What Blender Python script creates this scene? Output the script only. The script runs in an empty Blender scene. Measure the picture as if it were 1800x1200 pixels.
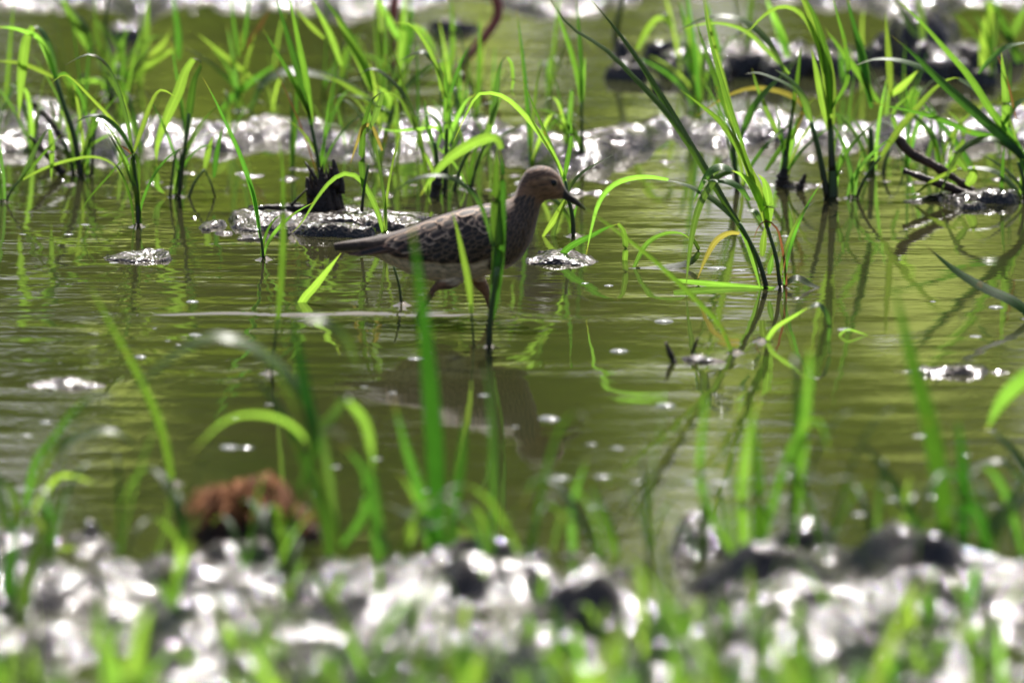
import bpy, bmesh, math, random
import numpy as np
from mathutils import Vector, Matrix
from mathutils.bvhtree import BVHTree

# ------------------------------------------------------------------ camera, sky, sun, exposure
R = math.radians
scene = bpy.context.scene
col = scene.collection
S = 3.13e-5                     # radians per photo pixel (1800 px wide photograph)
YB = 16.0                       # ground distance camera -> bird
CAMZ = YB * math.tan(R(8.0))    # long lens on a low tripod, looking 8 degrees down
PITCH = R(8.0) + 44 * S
CAM = Vector((0, 0, CAMZ))
FWD = Vector((0, math.cos(PITCH), -math.sin(PITCH)))
UPV = Vector((0, math.sin(PITCH), math.cos(PITCH)))

cam_data = bpy.data.cameras.new('camera')
cam_data.sensor_width = 36
cam_data.lens = 36 / (1800 * S)
cam_data.clip_start = 0.5
cam_data.clip_end = 3000
cam_data.dof.use_dof = True
cam_data.dof.focus_distance = 16.5
cam_data.dof.aperture_fstop = 6.3
cam_data.dof.aperture_blades = 9
cam = bpy.data.objects.new('camera', cam_data)
col.objects.link(cam)
cam.location = CAM
cam.rotation_euler = (R(90) - PITCH, 0, 0)
scene.camera = cam

SUN_EL, SUN_AZ = 50, 6
world = bpy.data.worlds.new('World')
scene.world = world
world.use_nodes = True
nt = world.node_tree
sky = nt.nodes.new('ShaderNodeTexSky')
sky.sky_type = 'NISHITA'
sky.sun_disc = False
sky.sun_elevation = R(SUN_EL)
sky.sun_rotation = R(SUN_AZ)
sky.dust_density = 4.0
sky.air_density = 0.7
sky.ozone_density = 0.6
bg = nt.nodes['Background']
bg.inputs['Strength'].default_value = 0.1
nt.links.new(sky.outputs[0], bg.inputs['Color'])

sun_data = bpy.data.lights.new('sun', 'SUN')
sun_data.energy = 5.0
sun_data.angle = R(0.53)
sun_data.color = (1.0, 0.965, 0.91)
sun = bpy.data.objects.new('sun', sun_data)
col.objects.link(sun)
sdir = Vector((math.sin(R(SUN_AZ)) * math.cos(R(SUN_EL)), math.cos(R(SUN_AZ)) * math.cos(R(SUN_EL)), math.sin(R(SUN_EL))))
sun.rotation_euler = sdir.to_track_quat('Z', 'Y').to_euler()

scene.view_settings.view_transform = 'Standard'
scene.view_settings.look = 'None'
scene.view_settings.exposure = 0.66
scene.view_settings.gamma = 1
scene.render.engine = 'CYCLES'
scene.cycles.use_denoising = True
scene.cycles.max_bounces = 8
scene.cycles.transparent_max_bounces = 12
scene.cycles.caustics_reflective = False
scene.cycles.caustics_refractive = False
scene.cycles.sample_clamp_indirect = 4.0

rng = random.Random(11)
nrng = np.random.default_rng(5)

# ------------------------------------------------------------------ helpers
def ray(px, py):
    return FWD + Vector((1, 0, 0)) * ((px - 900) * S) + UPV * ((600 - py) * S)
def ground(px, py, z=0.0):
    d = ray(px, py)
    return CAM + d * ((z - CAMZ) / d.z)
def at_y(px, py, Y):
    d = ray(px, py)
    return CAM + d * (Y / d.y)
def to_px(X, Y, Z=0.0):
    """numpy: world -> photo pixel"""
    dy, dz = Y, Z - CAMZ
    f = dy * FWD.y + dz * FWD.z
    u = X / f
    v = (dy * UPV.y + dz * UPV.z) / f
    return 900 + u / S, 600 - v / S
def mpp(Y):                      # metres per photo pixel at that ground distance
    return S * math.hypot(Y, CAMZ)

def new_obj(name, me, mat=None, parent=None):
    o = bpy.data.objects.new(name, me)
    col.objects.link(o)
    if mat is not None and me is not None:
        for m in (mat if isinstance(mat, (list, tuple)) else [mat]):
            me.materials.append(m)
    if parent is not None:
        o.parent = parent
    return o
def tag(o, label, cat, group=None):
    o['label'] = label
    o['category'] = cat
    if group:
        o['group'] = group
    return o
def empty(name, loc, label, cat, group=None):
    o = bpy.data.objects.new(name, None)
    o.empty_display_size = 0.01
    col.objects.link(o)
    o.location = loc
    return tag(o, label, cat, group)
def mesh_from(verts, faces, name='m', uvs=None, smooth=True):
    me = bpy.data.meshes.new(name)
    me.from_pydata([tuple(v) for v in verts], [], faces)
    if uvs is not None:
        ul = me.uv_layers.new(name='UVMap')
        vi = np.empty(len(me.loops), dtype=np.int32)
        me.loops.foreach_get('vertex_index', vi)
        ul.data.foreach_set('uv', np.asarray(uvs, dtype=np.float32)[vi].ravel())
    if smooth:
        me.polygons.foreach_set('use_smooth', [True] * len(me.polygons))
    me.update()
    return me
def catmull(pts, n):
    P = [Vector(p) for p in pts]
    if len(P) == 2:
        return [P[0].lerp(P[1], i / (n - 1)) for i in range(n)]
    seg = [0]
    for a, b in zip(P, P[1:]):
        seg.append(seg[-1] + (b - a).length)
    tot = seg[-1]
    Q = [P[0] * 2 - P[1]] + P + [P[-1] * 2 - P[-2]]
    out = []
    k = 0
    for i in range(n):
        d = tot * i / (n - 1)
        while k < len(P) - 2 and d > seg[k + 1]:
            k += 1
        t = (d - seg[k]) / max(seg[k + 1] - seg[k], 1e-9)
        a, b, c, e = Q[k], Q[k + 1], Q[k + 2], Q[k + 3]
        out.append(0.5 * ((2 * b) + (c - a) * t + (2 * a - 5 * b + 4 * c - e) * t * t + (3 * b - a - 3 * c + e) * t ** 3))
    return out
def tube_data(path, radii, sides=6, verts=None, faces=None, cap=True):
    verts = [] if verts is None else verts
    faces = [] if faces is None else faces
    b0 = len(verts)
    n = len(path)
    ref = Vector((0.3, 1, 0.1)).normalized()
    for i, p in enumerate(path):
        t = (path[min(i + 1, n - 1)] - path[max(i - 1, 0)]).normalized()
        a = t.cross(ref)
        if a.length < 1e-4:
            a = t.cross(Vector((1, 0, 0)))
        a.normalize()
        b = t.cross(a)
        for k in range(sides):
            g = 2 * math.pi * k / sides
            verts.append(p + (a * math.cos(g) + b * math.sin(g)) * radii[i])
    for i in range(n - 1):
        for k in range(sides):
            faces.append((b0 + i * sides + k, b0 + i * sides + (k + 1) % sides, b0 + (i + 1) * sides + (k + 1) % sides, b0 + (i + 1) * sides + k))
    if cap:
        faces.append(tuple(b0 + k for k in reversed(range(sides))))
        faces.append(tuple(b0 + (n - 1) * sides + k for k in range(sides)))
    return verts, faces

# ------------------------------------------------------------------ materials
def mat(name):
    m = bpy.data.materials.new(name)
    m.use_nodes = True
    return m, m.node_tree.nodes, m.node_tree.links, m.node_tree.nodes['Principled BSDF']
def noise(nodes, links, scale, detail=4, vec=None, rough=0.5):
    t = nodes.new('ShaderNodeTexNoise')
    t.inputs['Scale'].default_value = scale
    t.inputs['Detail'].default_value = detail
    t.inputs['Roughness'].default_value = rough
    if vec is not None:
        links.new(vec, t.inputs['Vector'])
    return t
def ramp(nodes, links, src, stops):
    r = nodes.new('ShaderNodeValToRGB')
    e = r.color_ramp.elements
    while len(e) > 1:
        e.remove(e[-1])
    e[0].position, e[0].color = stops[0][0], (*stops[0][1], 1)
    for p, c in stops[1:]:
        x = e.new(p)
        x.color = (*c, 1)
    links.new(src, r.inputs[0])
    return r
def geo_pos(nodes):
    return nodes.new('ShaderNodeNewGeometry').outputs['Position']

def leaf_material(name, refl, trans, tip, gloss=0.42, tfac=0.55):
    m, N, L, P = mat(name)
    uv = N.new('ShaderNodeUVMap')
    sep = N.new('ShaderNodeSeparateXYZ')
    L.new(uv.outputs[0], sep.inputs[0])
    oi = N.new('ShaderNodeObjectInfo')
    nz = noise(N, L, 60, 3, geo_pos(N))
    # fine parallel veins across the blade
    wv = N.new('ShaderNodeMath'); wv.operation = 'SINE'
    mu = N.new('ShaderNodeMath'); mu.operation = 'MULTIPLY'; mu.inputs[1].default_value = 46
    L.new(sep.outputs[0], mu.inputs[0]); L.new(mu.outputs[0], wv.inputs[0])
    hsv = N.new('ShaderNodeHueSaturation')
    hsv2 = N.new('ShaderNodeHueSaturation')
    mr = N.new('ShaderNodeMapRange')
    L.new(oi.outputs['Random'], mr.inputs[0])
    mr.inputs[3].default_value = 0.478; mr.inputs[4].default_value = 0.514
    L.new(mr.outputs[0], hsv.inputs['Hue']); L.new(mr.outputs[0], hsv2.inputs['Hue'])
    mv = N.new('ShaderNodeMath'); mv.operation = 'MULTIPLY_ADD'
    L.new(wv.outputs[0], mv.inputs[0]); mv.inputs[1].default_value = 0.08
    mn = N.new('ShaderNodeMapRange'); L.new(nz.outputs[0], mn.inputs[0])
    mn.inputs[3].default_value = 0.7; mn.inputs[4].default_value = 1.3
    # random depth of green per blade; darker ones also stand in for self-shadow
    rv = N.new('ShaderNodeMath'); rv.operation = 'MULTIPLY'; rv.inputs[1].default_value = 7.31
    fr = N.new('ShaderNodeMath'); fr.operation = 'FRACT'
    rm = N.new('ShaderNodeMapRange'); rm.inputs[3].default_value = 0.5; rm.inputs[4].default_value = 1.1
    L.new(oi.outputs['Random'], rv.inputs[0]); L.new(rv.outputs[0], fr.inputs[0]); L.new(fr.outputs[0], rm.inputs[0])
    mm = N.new('ShaderNodeMath'); mm.operation = 'MULTIPLY'
    L.new(mn.outputs[0], mm.inputs[0]); L.new(rm.outputs[0], mm.inputs[1])
    mid = N.new('ShaderNodeMath'); mid.operation = 'COMPARE'; mid.inputs[1].default_value = 0.5; mid.inputs[2].default_value = 0.07
    L.new(sep.outputs[0], mid.inputs[0])
    ma = N.new('ShaderNodeMath'); ma.operation = 'MULTIPLY_ADD'; ma.inputs[1].default_value = 0.3
    L.new(mid.outputs[0], ma.inputs[0]); L.new(mm.outputs[0], ma.inputs[2])
    L.new(ma.outputs[0], mv.inputs[2])
    L.new(mv.outputs[0], hsv.inputs['Value']); L.new(mv.outputs[0], hsv2.inputs['Value'])
    # tips dry out
    def tipmix(base, tipc):
        mx = N.new('ShaderNodeMix'); mx.data_type = 'RGBA'
        r = N.new('ShaderNodeMapRange')
        L.new(sep.outputs[1], r.inputs[0])
        r.inputs[1].default_value = 0.86; r.inputs[2].default_value = 1.02
        r.interpolation_type = 'SMOOTHSTEP'
        f = N.new('ShaderNodeMath'); f.operation = 'MULTIPLY'
        L.new(r.outputs[0], f.inputs[0]); L.new(oi.outputs['Random'], f.inputs[1])
        L.new(f.outputs[0], mx.inputs[0])
        mx.inputs[6].default_value = (*base, 1); mx.inputs[7].default_value = (*tipc, 1)
        return mx.outputs[2]
    L.new(tipmix(refl, tuple(0.5 * c for c in tip)), hsv.inputs['Color'])
    L.new(tipmix(trans, tip), hsv2.inputs['Color'])
    # brown flecks and scorched patches
    nf = noise(N, L, 38, 3, geo_pos(N), 0.6)
    ff = N.new('ShaderNodeMapRange'); L.new(nf.outputs[0], ff.inputs[0])
    ff.inputs[1].default_value = 0.66; ff.inputs[2].default_value = 0.74; ff.inputs[4].default_value = 0.65
    def fleck(src, c):
        q = N.new('ShaderNodeMix'); q.data_type = 'RGBA'
        L.new(ff.outputs[0], q.inputs[0]); L.new(src, q.inputs[6]); q.inputs[7].default_value = (*c, 1)
        return q.outputs[2]
    f_refl = fleck(hsv.outputs[0], tuple(0.4 * c for c in tip)); f_trans = fleck(hsv2.outputs[0], tuple(0.6 * c for c in tip))
    L.new(f_refl, P.inputs['Base Color'])
    P.inputs['Roughness'].default_value = gloss
    P.inputs['IOR'].default_value = 1.45
    bp = N.new('ShaderNodeBump'); bp.inputs['Strength'].default_value = 0.25; bp.inputs['Distance'].default_value = 0.0004
    L.new(wv.outputs[0], bp.inputs['Height']); L.new(bp.outputs[0], P.inputs['Normal'])
    tr = N.new('ShaderNodeBsdfTranslucent')
    L.new(f_trans, tr.inputs['Color'])
    mx = N.new('ShaderNodeMixShader'); mx.inputs[0].default_value = tfac
    L.new(P.outputs[0], mx.inputs[1]); L.new(tr.outputs[0], mx.inputs[2])
    L.new(mx.outputs[0], N['Material Output'].inputs['Surface'])
    return m
M = {}
M['g'] = leaf_material('leaf_green', (0.05, 0.11, 0.026), (0.145, 0.36, 0.028), (0.5, 0.36, 0.06))
M['y'] = leaf_material('leaf_backlit_tone', (0.08, 0.15, 0.035), (0.30, 0.57, 0.055), (0.6, 0.5, 0.06), tfac=0.62)  # brighter yellow-green: sun shining through the blade, put into the colour
M['k'] = leaf_material('leaf_thick', (0.03, 0.085, 0.016), (0.06, 0.21, 0.012), (0.4, 0.3, 0.05), tfac=0.45)
M['p'] = leaf_material('leaf_waxy', (0.08, 0.15, 0.05), (0.22, 0.46, 0.05), (0.5, 0.4, 0.1), gloss=0.36, tfac=0.42)
M['o'] = leaf_material('leaf_yellowing', (0.24, 0.19, 0.05), (0.48, 0.42, 0.07), (0.5, 0.22, 0.03))
M['b'] = leaf_material('leaf_dry', (0.20, 0.11, 0.045), (0.36, 0.17, 0.05), (0.2, 0.08, 0.03), gloss=0.6)

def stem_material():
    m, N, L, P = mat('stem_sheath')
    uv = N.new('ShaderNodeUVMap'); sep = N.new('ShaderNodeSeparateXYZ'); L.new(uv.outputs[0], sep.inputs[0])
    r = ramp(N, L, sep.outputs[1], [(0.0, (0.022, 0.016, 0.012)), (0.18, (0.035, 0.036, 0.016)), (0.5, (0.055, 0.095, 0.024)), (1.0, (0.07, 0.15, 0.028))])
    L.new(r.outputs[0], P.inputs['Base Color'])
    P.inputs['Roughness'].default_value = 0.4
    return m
M['s'] = stem_material()

def mud_material():
    m, N, L, P = mat('wet_mud')
    pos = geo_pos(N)
    n1 = noise(N, L, 22, 5, pos, 0.6)
    r = ramp(N, L, n1.outputs[0], [(0.3, (0.010, 0.0085, 0.0075)), (0.5, (0.022, 0.018, 0.015)), (0.7, (0.045, 0.036, 0.026))])
    L.new(r.outputs[0], P.inputs['Base Color'])
    n2 = noise(N, L, 55, 3, pos)
    rr = N.new('ShaderNodeMapRange'); L.new(n2.outputs[0], rr.inputs[0])
    rr.inputs[1].default_value = 0.3; rr.inputs[2].default_value = 0.7
    rr.inputs[3].default_value = 0.06; rr.inputs[4].default_value = 0.15
    L.new(rr.outputs[0], P.inputs['Roughness'])
    nd = noise(N, L, 16, 3, pos, 0.6)          # slick smooth silt next to crumbly mud
    dr = N.new('ShaderNodeMapRange'); L.new(nd.outputs[0], dr.inputs[0])
    dr.inputs[1].default_value = 0.40; dr.inputs[2].default_value = 0.62; dr.inputs[3].default_value = 0.4; dr.inputs[4].default_value = 1.0
    P.inputs['IOR'].default_value = 1.5
    n3 = noise(N, L, 235, 1.0, pos, 0.5)
    b = N.new('ShaderNodeBump'); b.inputs['Strength'].default_value = 1.0; b.inputs['Distance'].default_value = 0.0036
    L.new(dr.outputs[0], b.inputs['Strength'])
    n4 = noise(N, L, 430, 1.5, pos, 0.5)
    b2 = N.new('ShaderNodeBump'); b2.inputs['Strength'].default_value = 1.0; b2.inputs['Distance'].default_value = 0.0003
    L.new(n4.outputs[0], b2.inputs['Height']); L.new(b2.outputs[0], b.inputs['Normal'])
    L.new(n3.outputs[0], b.inputs['Height']); L.new(b.outputs[0], P.inputs['Normal'])
    return m
M['mud'] = mud_material()

def water_material():
    m, N, L, P = mat('murky_paddy_water')
    pos = geo_pos(N)
    n1 = noise(N, L, 2.2, 3, pos)
    r = ramp(N, L, n1.outputs[0], [(0.3, (0.033, 0.030, 0.013)), (0.7, (0.028, 0.034, 0.010))])
    L.new(r.outputs[0], P.inputs['Base Color'])
    P.inputs['Roughness'].default_value = 0.012
    P.inputs['IOR'].default_value = 1.333
    mp = N.new('ShaderNodeMapping'); L.new(pos, mp.inputs[0]); mp.inputs['Scale'].default_value = (0.35, 1.0, 1.0)
    n2 = noise(N, L, 90, 2, mp.outputs[0])
    b = N.new('ShaderNodeBump'); b.inputs['Strength'].default_value = 0.015; b.inputs['Distance'].default_value = 0.004
    L.new(n2.outputs[0], b.inputs['Height']); L.new(b.outputs[0], P.inputs['Normal'])
    return m
M['water'] = water_material()

def simple(name, c1, c2, scale, rough, bump=0.0, bscale=None, ior=1.45):
    m, N, L, P = mat(name)
    tc = N.new('ShaderNodeTexCoord')
    n1 = noise(N, L, scale, 4, tc.outputs['Object'])
    r = ramp(N, L, n1.outputs[0], [(0.3, c1), (0.7, c2)])
    L.new(r.outputs[0], P.inputs['Base Color'])
    P.inputs['Roughness'].default_value = rough
    P.inputs['IOR'].default_value = ior
    if bump:
        n2 = noise(N, L, bscale or scale * 4, 4, tc.outputs['Object'])
        b = N.new('ShaderNodeBump'); b.inputs['Strength'].default_value = bump; b.inputs['Distance'].default_value = 0.003
        L.new(n2.outputs[0], b.inputs['Height']); L.new(b.outputs[0], P.inputs['Normal'])
    return m
M['rot'] = simple('rotten_wood', (0.014, 0.010, 0.008), (0.08, 0.052, 0.036), 90, 0.5, 0.8, 300)
M['stick'] = simple('wet_stick', (0.03, 0.018, 0.013), (0.11, 0.06, 0.042), 80, 0.4, 0.6, 300)
M['straw'] = simple('dead_straw', (0.075, 0.027, 0.010), (0.35, 0.14, 0.05), 40, 0.8, ior=1.2)
M['thatch'] = simple('rotted_thatch', (0.02, 0.012, 0.008), (0.07, 0.03, 0.016), 60, 0.7, 0.7, 200)
M['soil'] = simple('paddy_soil', (0.045, 0.035, 0.025), (0.08, 0.065, 0.04), 3, 0.7)

# ------------------------------------------------------------------ setting: soil, mud, water, far trees
def quad_sheet(name, x0, x1, y0, y1, z, m):
    me = mesh_from([(x0, y0, z), (x1, y0, z), (x1, y1, z), (x0, y1, z)], [(0, 1, 2, 3)], name, smooth=False)
    return new_obj(name, me, m)
g = quad_sheet('ground', -600, 600, -600, 900, -0.09, M['soil'])
g['kind'] = 'structure'

def grid_mesh(name, xs, ys, Z, m):
    nx, ny = len(xs), len(ys)
    co = np.empty((ny, nx, 3), dtype=np.float32)
    co[..., 0] = xs[None, :]; co[..., 1] = ys[:, None]; co[..., 2] = Z
    idx = np.arange(nx * ny, dtype=np.int32).reshape(ny, nx)
    q = np.stack([idx[:-1, :-1], idx[:-1, 1:], idx[1:, 1:], idx[1:, :-1]], axis=-1).reshape(-1, 4)
    me = bpy.data.meshes.new(name)
    me.vertices.add(nx * ny); me.vertices.foreach_set('co', co.ravel())
    me.loops.add(q.size); me.loops.foreach_set('vertex_index', q.ravel())
    me.polygons.add(len(q)); me.polygons.foreach_set('loop_start', np.arange(0, q.size, 4, dtype=np.int32))
    me.polygons.foreach_set('use_smooth', np.ones(len(q), dtype=bool))
    me.update(calc_edges=True)
    return new_obj(name, me, m)
def fft_noise(ny, nx, dy, dx, lam, band=0.45, ax=1.0, ay=1.0):
    """band-limited random field of unit rms; lam = wavelength in metres"""
    w = nrng.standard_normal((ny, nx))
    ky = np.fft.fftfreq(ny, dy)[:, None] * ay
    kx = np.fft.rfftfreq(nx, dx)[None, :] * ax
    k = np.sqrt(kx * kx + ky * ky) * lam
    f = np.exp(-0.5 * (np.log(np.maximum(k, 1e-6)) / band) ** 2)
    out = np.fft.irfft2(np.fft.rfft2(w) * f, s=(ny, nx))
    return out / out.std()
def sstep(a, b, x):
    t = np.clip((x - a) / (b - a), 0, 1)
    return t * t * (3 - 2 * t)

MX0, MX1, MDX = -1.05, 1.05, 0.0034
MY0, MY1, MDY = 12.9, 20.0, 0.0055
mxs = np.arange(MX0, MX1, MDX); mys = np.arange(MY0, MY1, MDY)
XX, YY = np.meshgrid(mxs, mys)
PX, PY = to_px(XX, YY)
ny, nx = XX.shape
n_big = fft_noise(ny, nx, MDY, MDX, 0.22)
n_lump = fft_noise(ny, nx, MDY, MDX, 0.085)
n_mid = fft_noise(ny, nx, MDY, MDX, 0.034)
n_fin = fft_noise(ny, nx, MDY, MDX, 0.014)
e1 = fft_noise(16, nx, MDY, MDX, 0.10)[3]; e2 = fft_noise(16, nx, MDY, MDX, 0.3)[3]
edge_n = (7 * e1 / e1.std() + 8 * e2 / e2.std())[None, :]
def interp(px, pts):
    return np.interp(px, [p[0] for p in pts], [p[1] for p in pts])
def band(top, bot, h, soft):
    t = interp(PX, top) + edge_n; b = interp(PX, bot) + edge_n
    return h * sstep(0, soft, np.minimum(PY - t, b - PY))
def blob(cx, cy, rx, ry, h, p=1.0):
    d = np.sqrt(((PX - cx) / rx) ** 2 + ((PY - cy) / ry) ** 2) + 0.26 * n_lump + 0.10 * n_big + 0.08 * n_mid
    return h * sstep(1.05, 0.5, d)
BASE = -0.036
bank_back = band([(-900, 180), (0, 176), (100, 176), (200, 186), (400, 192), (1130, 188), (1180, 200), (1230, 192), (1500, 192), (1530, 202), (1560, 190), (1700, 182), (1800, 182), (2700, 182)],
                 [(-900, 300), (0, 304), (400, 298), (560, 292), (800, 312), (1130, 308), (1180, 296), (1230, 300), (1480, 300), (1530, 288), (1600, 290), (1800, 294), (2700, 298)], 0.0505, 54)
bank_far = band([(-900, -400), (2700, -400)], [(-900, 46), (600, 46), (1200, 30), (1800, 50), (2700, 46)], 0.0425, 40)
bank_front = band([(-900, 945), (0, 940), (200, 946), (330, 958), (560, 974), (800, 974), (1050, 966), (1200, 954), (1500, 946), (1800, 946), (2700, 945)],
                  [(-900, 3000), (2700, 3000)], 0.046, 30)
soft_shoal = band([(-900, 270), (1800, 262), (2700, 265)], [(-900, 352), (420, 350), (900, 372), (1130, 350), (1400, 366), (1800, 372), (2700, 370)], 0.0305, 22)
H = np.maximum.reduce([bank_back, bank_far, bank_front, soft_shoal,
    blob(565, 394, 225, 32, 0.0445, 0.55), blob(440, 392, 110, 26, 0.0435, 0.55), blob(690, 396, 100, 22, 0.0435, 0.6),
    blob(255, 452, 105, 14, 0.0405, 0.5), blob(118, 676, 92, 13, 0.0405, 0.5), blob(988, 456, 78, 15, 0.0415, 0.5),
    blob(1232, 632, 72, 10, 0.0388, 0.5), blob(1682, 655, 125, 13, 0.0405, 0.5),
    blob(1310, 125, 220, 32, 0.058, 0.6), blob(1660, 122, 130, 28, 0.058, 0.6), blob(225, 66, 55, 12, 0.05, 0.6), blob(790, 54, 55, 8, 0.046, 0.6),
    blob(1720, 352, 110, 14, 0.046, 0.6)])
emer = sstep(0.026, 0.040, H)
Z = BASE + H
Z += emer * (0.0026 * n_lump + 0.0009 * n_mid + 0.0003 * n_fin) + 0.0022 * emer * n_big
Z += (1 - emer) * (0.0018 * n_mid + 0.003 * n_lump)
fr = sstep(935, 975, PY)
Z += fr * (0.0022 * n_lump - 0.0055 + 0.0095 * n_big)
# clods of turned mud
for c in [(130, 945, 85, 20, 0.036), (60, 950, 60, 14, 0.026), (278, 925, 48, 14, 0.026), (440, 985, 140, 26, 0.034), (905, 985, 100, 22, 0.034), (985, 992, 70, 18, 0.022),
          (1235, 968, 95, 14, 0.011), (760, 985, 60, 12, 0.02), (1090, 975, 60, 12, 0.018), (1420, 962, 70, 10, 0.016), (1560, 965, 50, 10, 0.02), (1780, 958, 40, 12, 0.02), (200, 958, 50, 12, 0.02), (1500, 1120, 120, 16, 0.02), (1000, 1110, 110, 16, 0.02), (350, 1090, 120, 14, 0.018), (640, 995, 120, 18, 0.016), (1715, 966, 50, 14, 0.028), (1612, 118, 70, 18, 0.04), (1085, 104, 45, 12, 0.02),
          (70, 232, 70, 16, 0.016), (200, 244, 90, 16, 0.012), (570, 238, 70, 16, 0.010), (690, 246, 60, 16, 0.010), (1620, 236, 90, 18, 0.016)]:
    d = np.sqrt(((PX - c[0]) / c[2]) ** 2 + ((PY - c[1]) / c[3]) ** 2) + 0.12 * n_lump + 0.06 * n_mid
    Z += 0.9 * c[4] * sstep(1.0, 0.4, d)
# leave the mud under the bird and the open pool sunk
pool = sstep(470, 500, PY) * sstep(930, 900, PY)
mudo = grid_mesh('mud', mxs, mys, Z, M['mud'])
mudo['kind'] = 'structure'
def mud_z(x, y):
    i = int(round((y - MY0) / MDY)); j = int(round((x - MX0) / MDX))
    if 0 <= i < ny and 0 <= j < nx:
        return float(Z[i, j])
    return -0.03

# water: a rippled sheet over the paddy
wxs = np.concatenate([[-400, -60, -8], np.arange(-1.3, 1.3, 0.012), [8, 60, 400]])
wys = np.concatenate([[-40, 6, 12.5], np.arange(13.2, 20.5, 0.0038), [24, 40, 80, 300]])
wi = slice(3, len(wxs) - 3); wj = slice(3, len(wys) - 4)
WX, WY = np.meshgrid(wxs[wi], wys[wj])
wny, wnx = WX.shape
WPX, WPY = to_px(WX, WY)
r1 = fft_noise(wny, wnx, 0.0038, 0.012, 0.042, 0.3, ax=5.0)
r2 = fft_noise(wny, wnx, 0.0038, 0.012, 0.11, 0.35, ax=2.0)
r3 = fft_noise(wny, wnx, 0.0038, 0.012, 0.02, 0.3, ax=5.0)
calm = 0.10 + 0.42 * sstep(900, 300, WPX) * sstep(330, 480, WPY) * sstep(780, 600, WPY)
patch = sstep(-0.6, 1.2, fft_noise(wny, wnx, 0.0038, 0.012, 0.7, 0.5))
WZ = calm * ((0.2 + 0.8 * patch) * (0.00016 * r1 + 0.00005 * r3) + 0.00034 * r2)
for rx_, ry_, am_ in [(737, 553, 0.0007), (866, 556, 0.0007), (708, 537, 0.0004), (860, 612, 0.0004), (474, 658, 0.0003), (1376, 508, 0.0004), (243, 398, 0.0003), (465, 456, 0.0003)]:
    c_ = ground(rx_, ry_)
    rr_ = np.sqrt((WX - c_.x) ** 2 + (WY - c_.y) ** 2)
    WZ += 0.45 * am_ * np.cos(rr_ * 2 * math.pi / 0.026) * np.exp(-rr_ / 0.045) * sstep(0.0, 0.012, rr_)
# the walking bird's wake: two long low crests
def crest(yc, x0, x1, amp, wid, slope=0.0):
    mid = 0.5 * (x0 + x1); half = 0.5 * (x1 - x0)
    env = np.clip(1 - ((WPX - mid) / half) ** 2, 0, 1)
    d = (WPY - yc - slope * (WPX - mid) - 2.0 * np.sin(WPX / 37.0)) / wid
    return amp * env * np.exp(-d * d)
WZ += crest(553, 190, 1010, 0.0028, 1.8, 0.004) + crest(560, 330, 1230, 0.0006, 3.5) + crest(548, 600, 900, 0.0016, 1.5, 0.012)
WZ += crest(470, -80, 330, 0.0005, 5) + crest(500, -80, 380, 0.0006, 5) + crest(600, -100, 420, 0.0005, 6) + crest(650, 700, 1300, 0.0004, 8)
full = np.zeros((len(wys), len(wxs)), dtype=np.float32)
full[wj, wi] = WZ
water = grid_mesh('water', wxs, wys, full, M['water'])
water['kind'] = 'structure'

# far belt of trees across the paddy (its dark green is what the water mirrors)
def far_trees():
    m, N, L, P = mat('far_foliage')
    tc = N.new('ShaderNodeTexCoord')
    n1 = noise(N, L, 0.35, 3, tc.outputs['Object'])
    r = ramp(N, L, n1.outputs[0], [(0.3, (0.12, 0.12, 0.05)), (0.7, (0.15, 0.18, 0.055))])
    L.new(r.outputs[0], P.inputs['Base Color']); P.inputs['Roughness'].default_value = 0.7
    tr = N.new('ShaderNodeBsdfTranslucent'); tr.inputs[0].default_value = (0.68, 0.80, 0.22, 1)
    mx = N.new('ShaderNodeMixShader'); mx.inputs[0].default_value = 0.68
    L.new(P.outputs[0], mx.inputs[1]); L.new(tr.outputs[0], mx.inputs[2]); L.new(mx.outputs[0], N['Material Output'].inputs['Surface'])
    n = 15000
    cx = nrng.uniform(-50, 50, n)
    top = 12 + 2.5 * np.sin(cx * 0.35) + 1.5 * np.sin(cx * 0.9 + 1)
    cz = nrng.uniform(0, 1, n) ** 0.8 * top
    cy = 50 + nrng.uniform(0, 3, n) + 1.5 * np.sin(cx * 0.5)
    c = np.stack([cx, cy, cz], 1)
    a = nrng.standard_normal((n, 3)); a /= np.linalg.norm(a, axis=1)[:, None]
    b = np.cross(a, nrng.standard_normal((n, 3))); b /= np.linalg.norm(b, axis=1)[:, None]
    s = nrng.uniform(0.25, 0.6, n)[:, None]
    v = np.stack([c - a * s - b * s * 0.6, c + a * s - b * s * 0.6, c + a * s + b * s * 0.6, c - a * s + b * s * 0.6], 1).reshape(-1, 3)
    me = bpy.data.meshes.new('tree_belt')
    me.from_pydata(v.tolist(), [], np.arange(n * 4).reshape(n, 4).tolist())
    o = new_obj('tree_belt', me, m)
    o['kind'] = 'stuff'
    tag(o, 'dense green tree belt across the paddy, mirrored in the water', 'trees')
far_trees()

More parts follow.
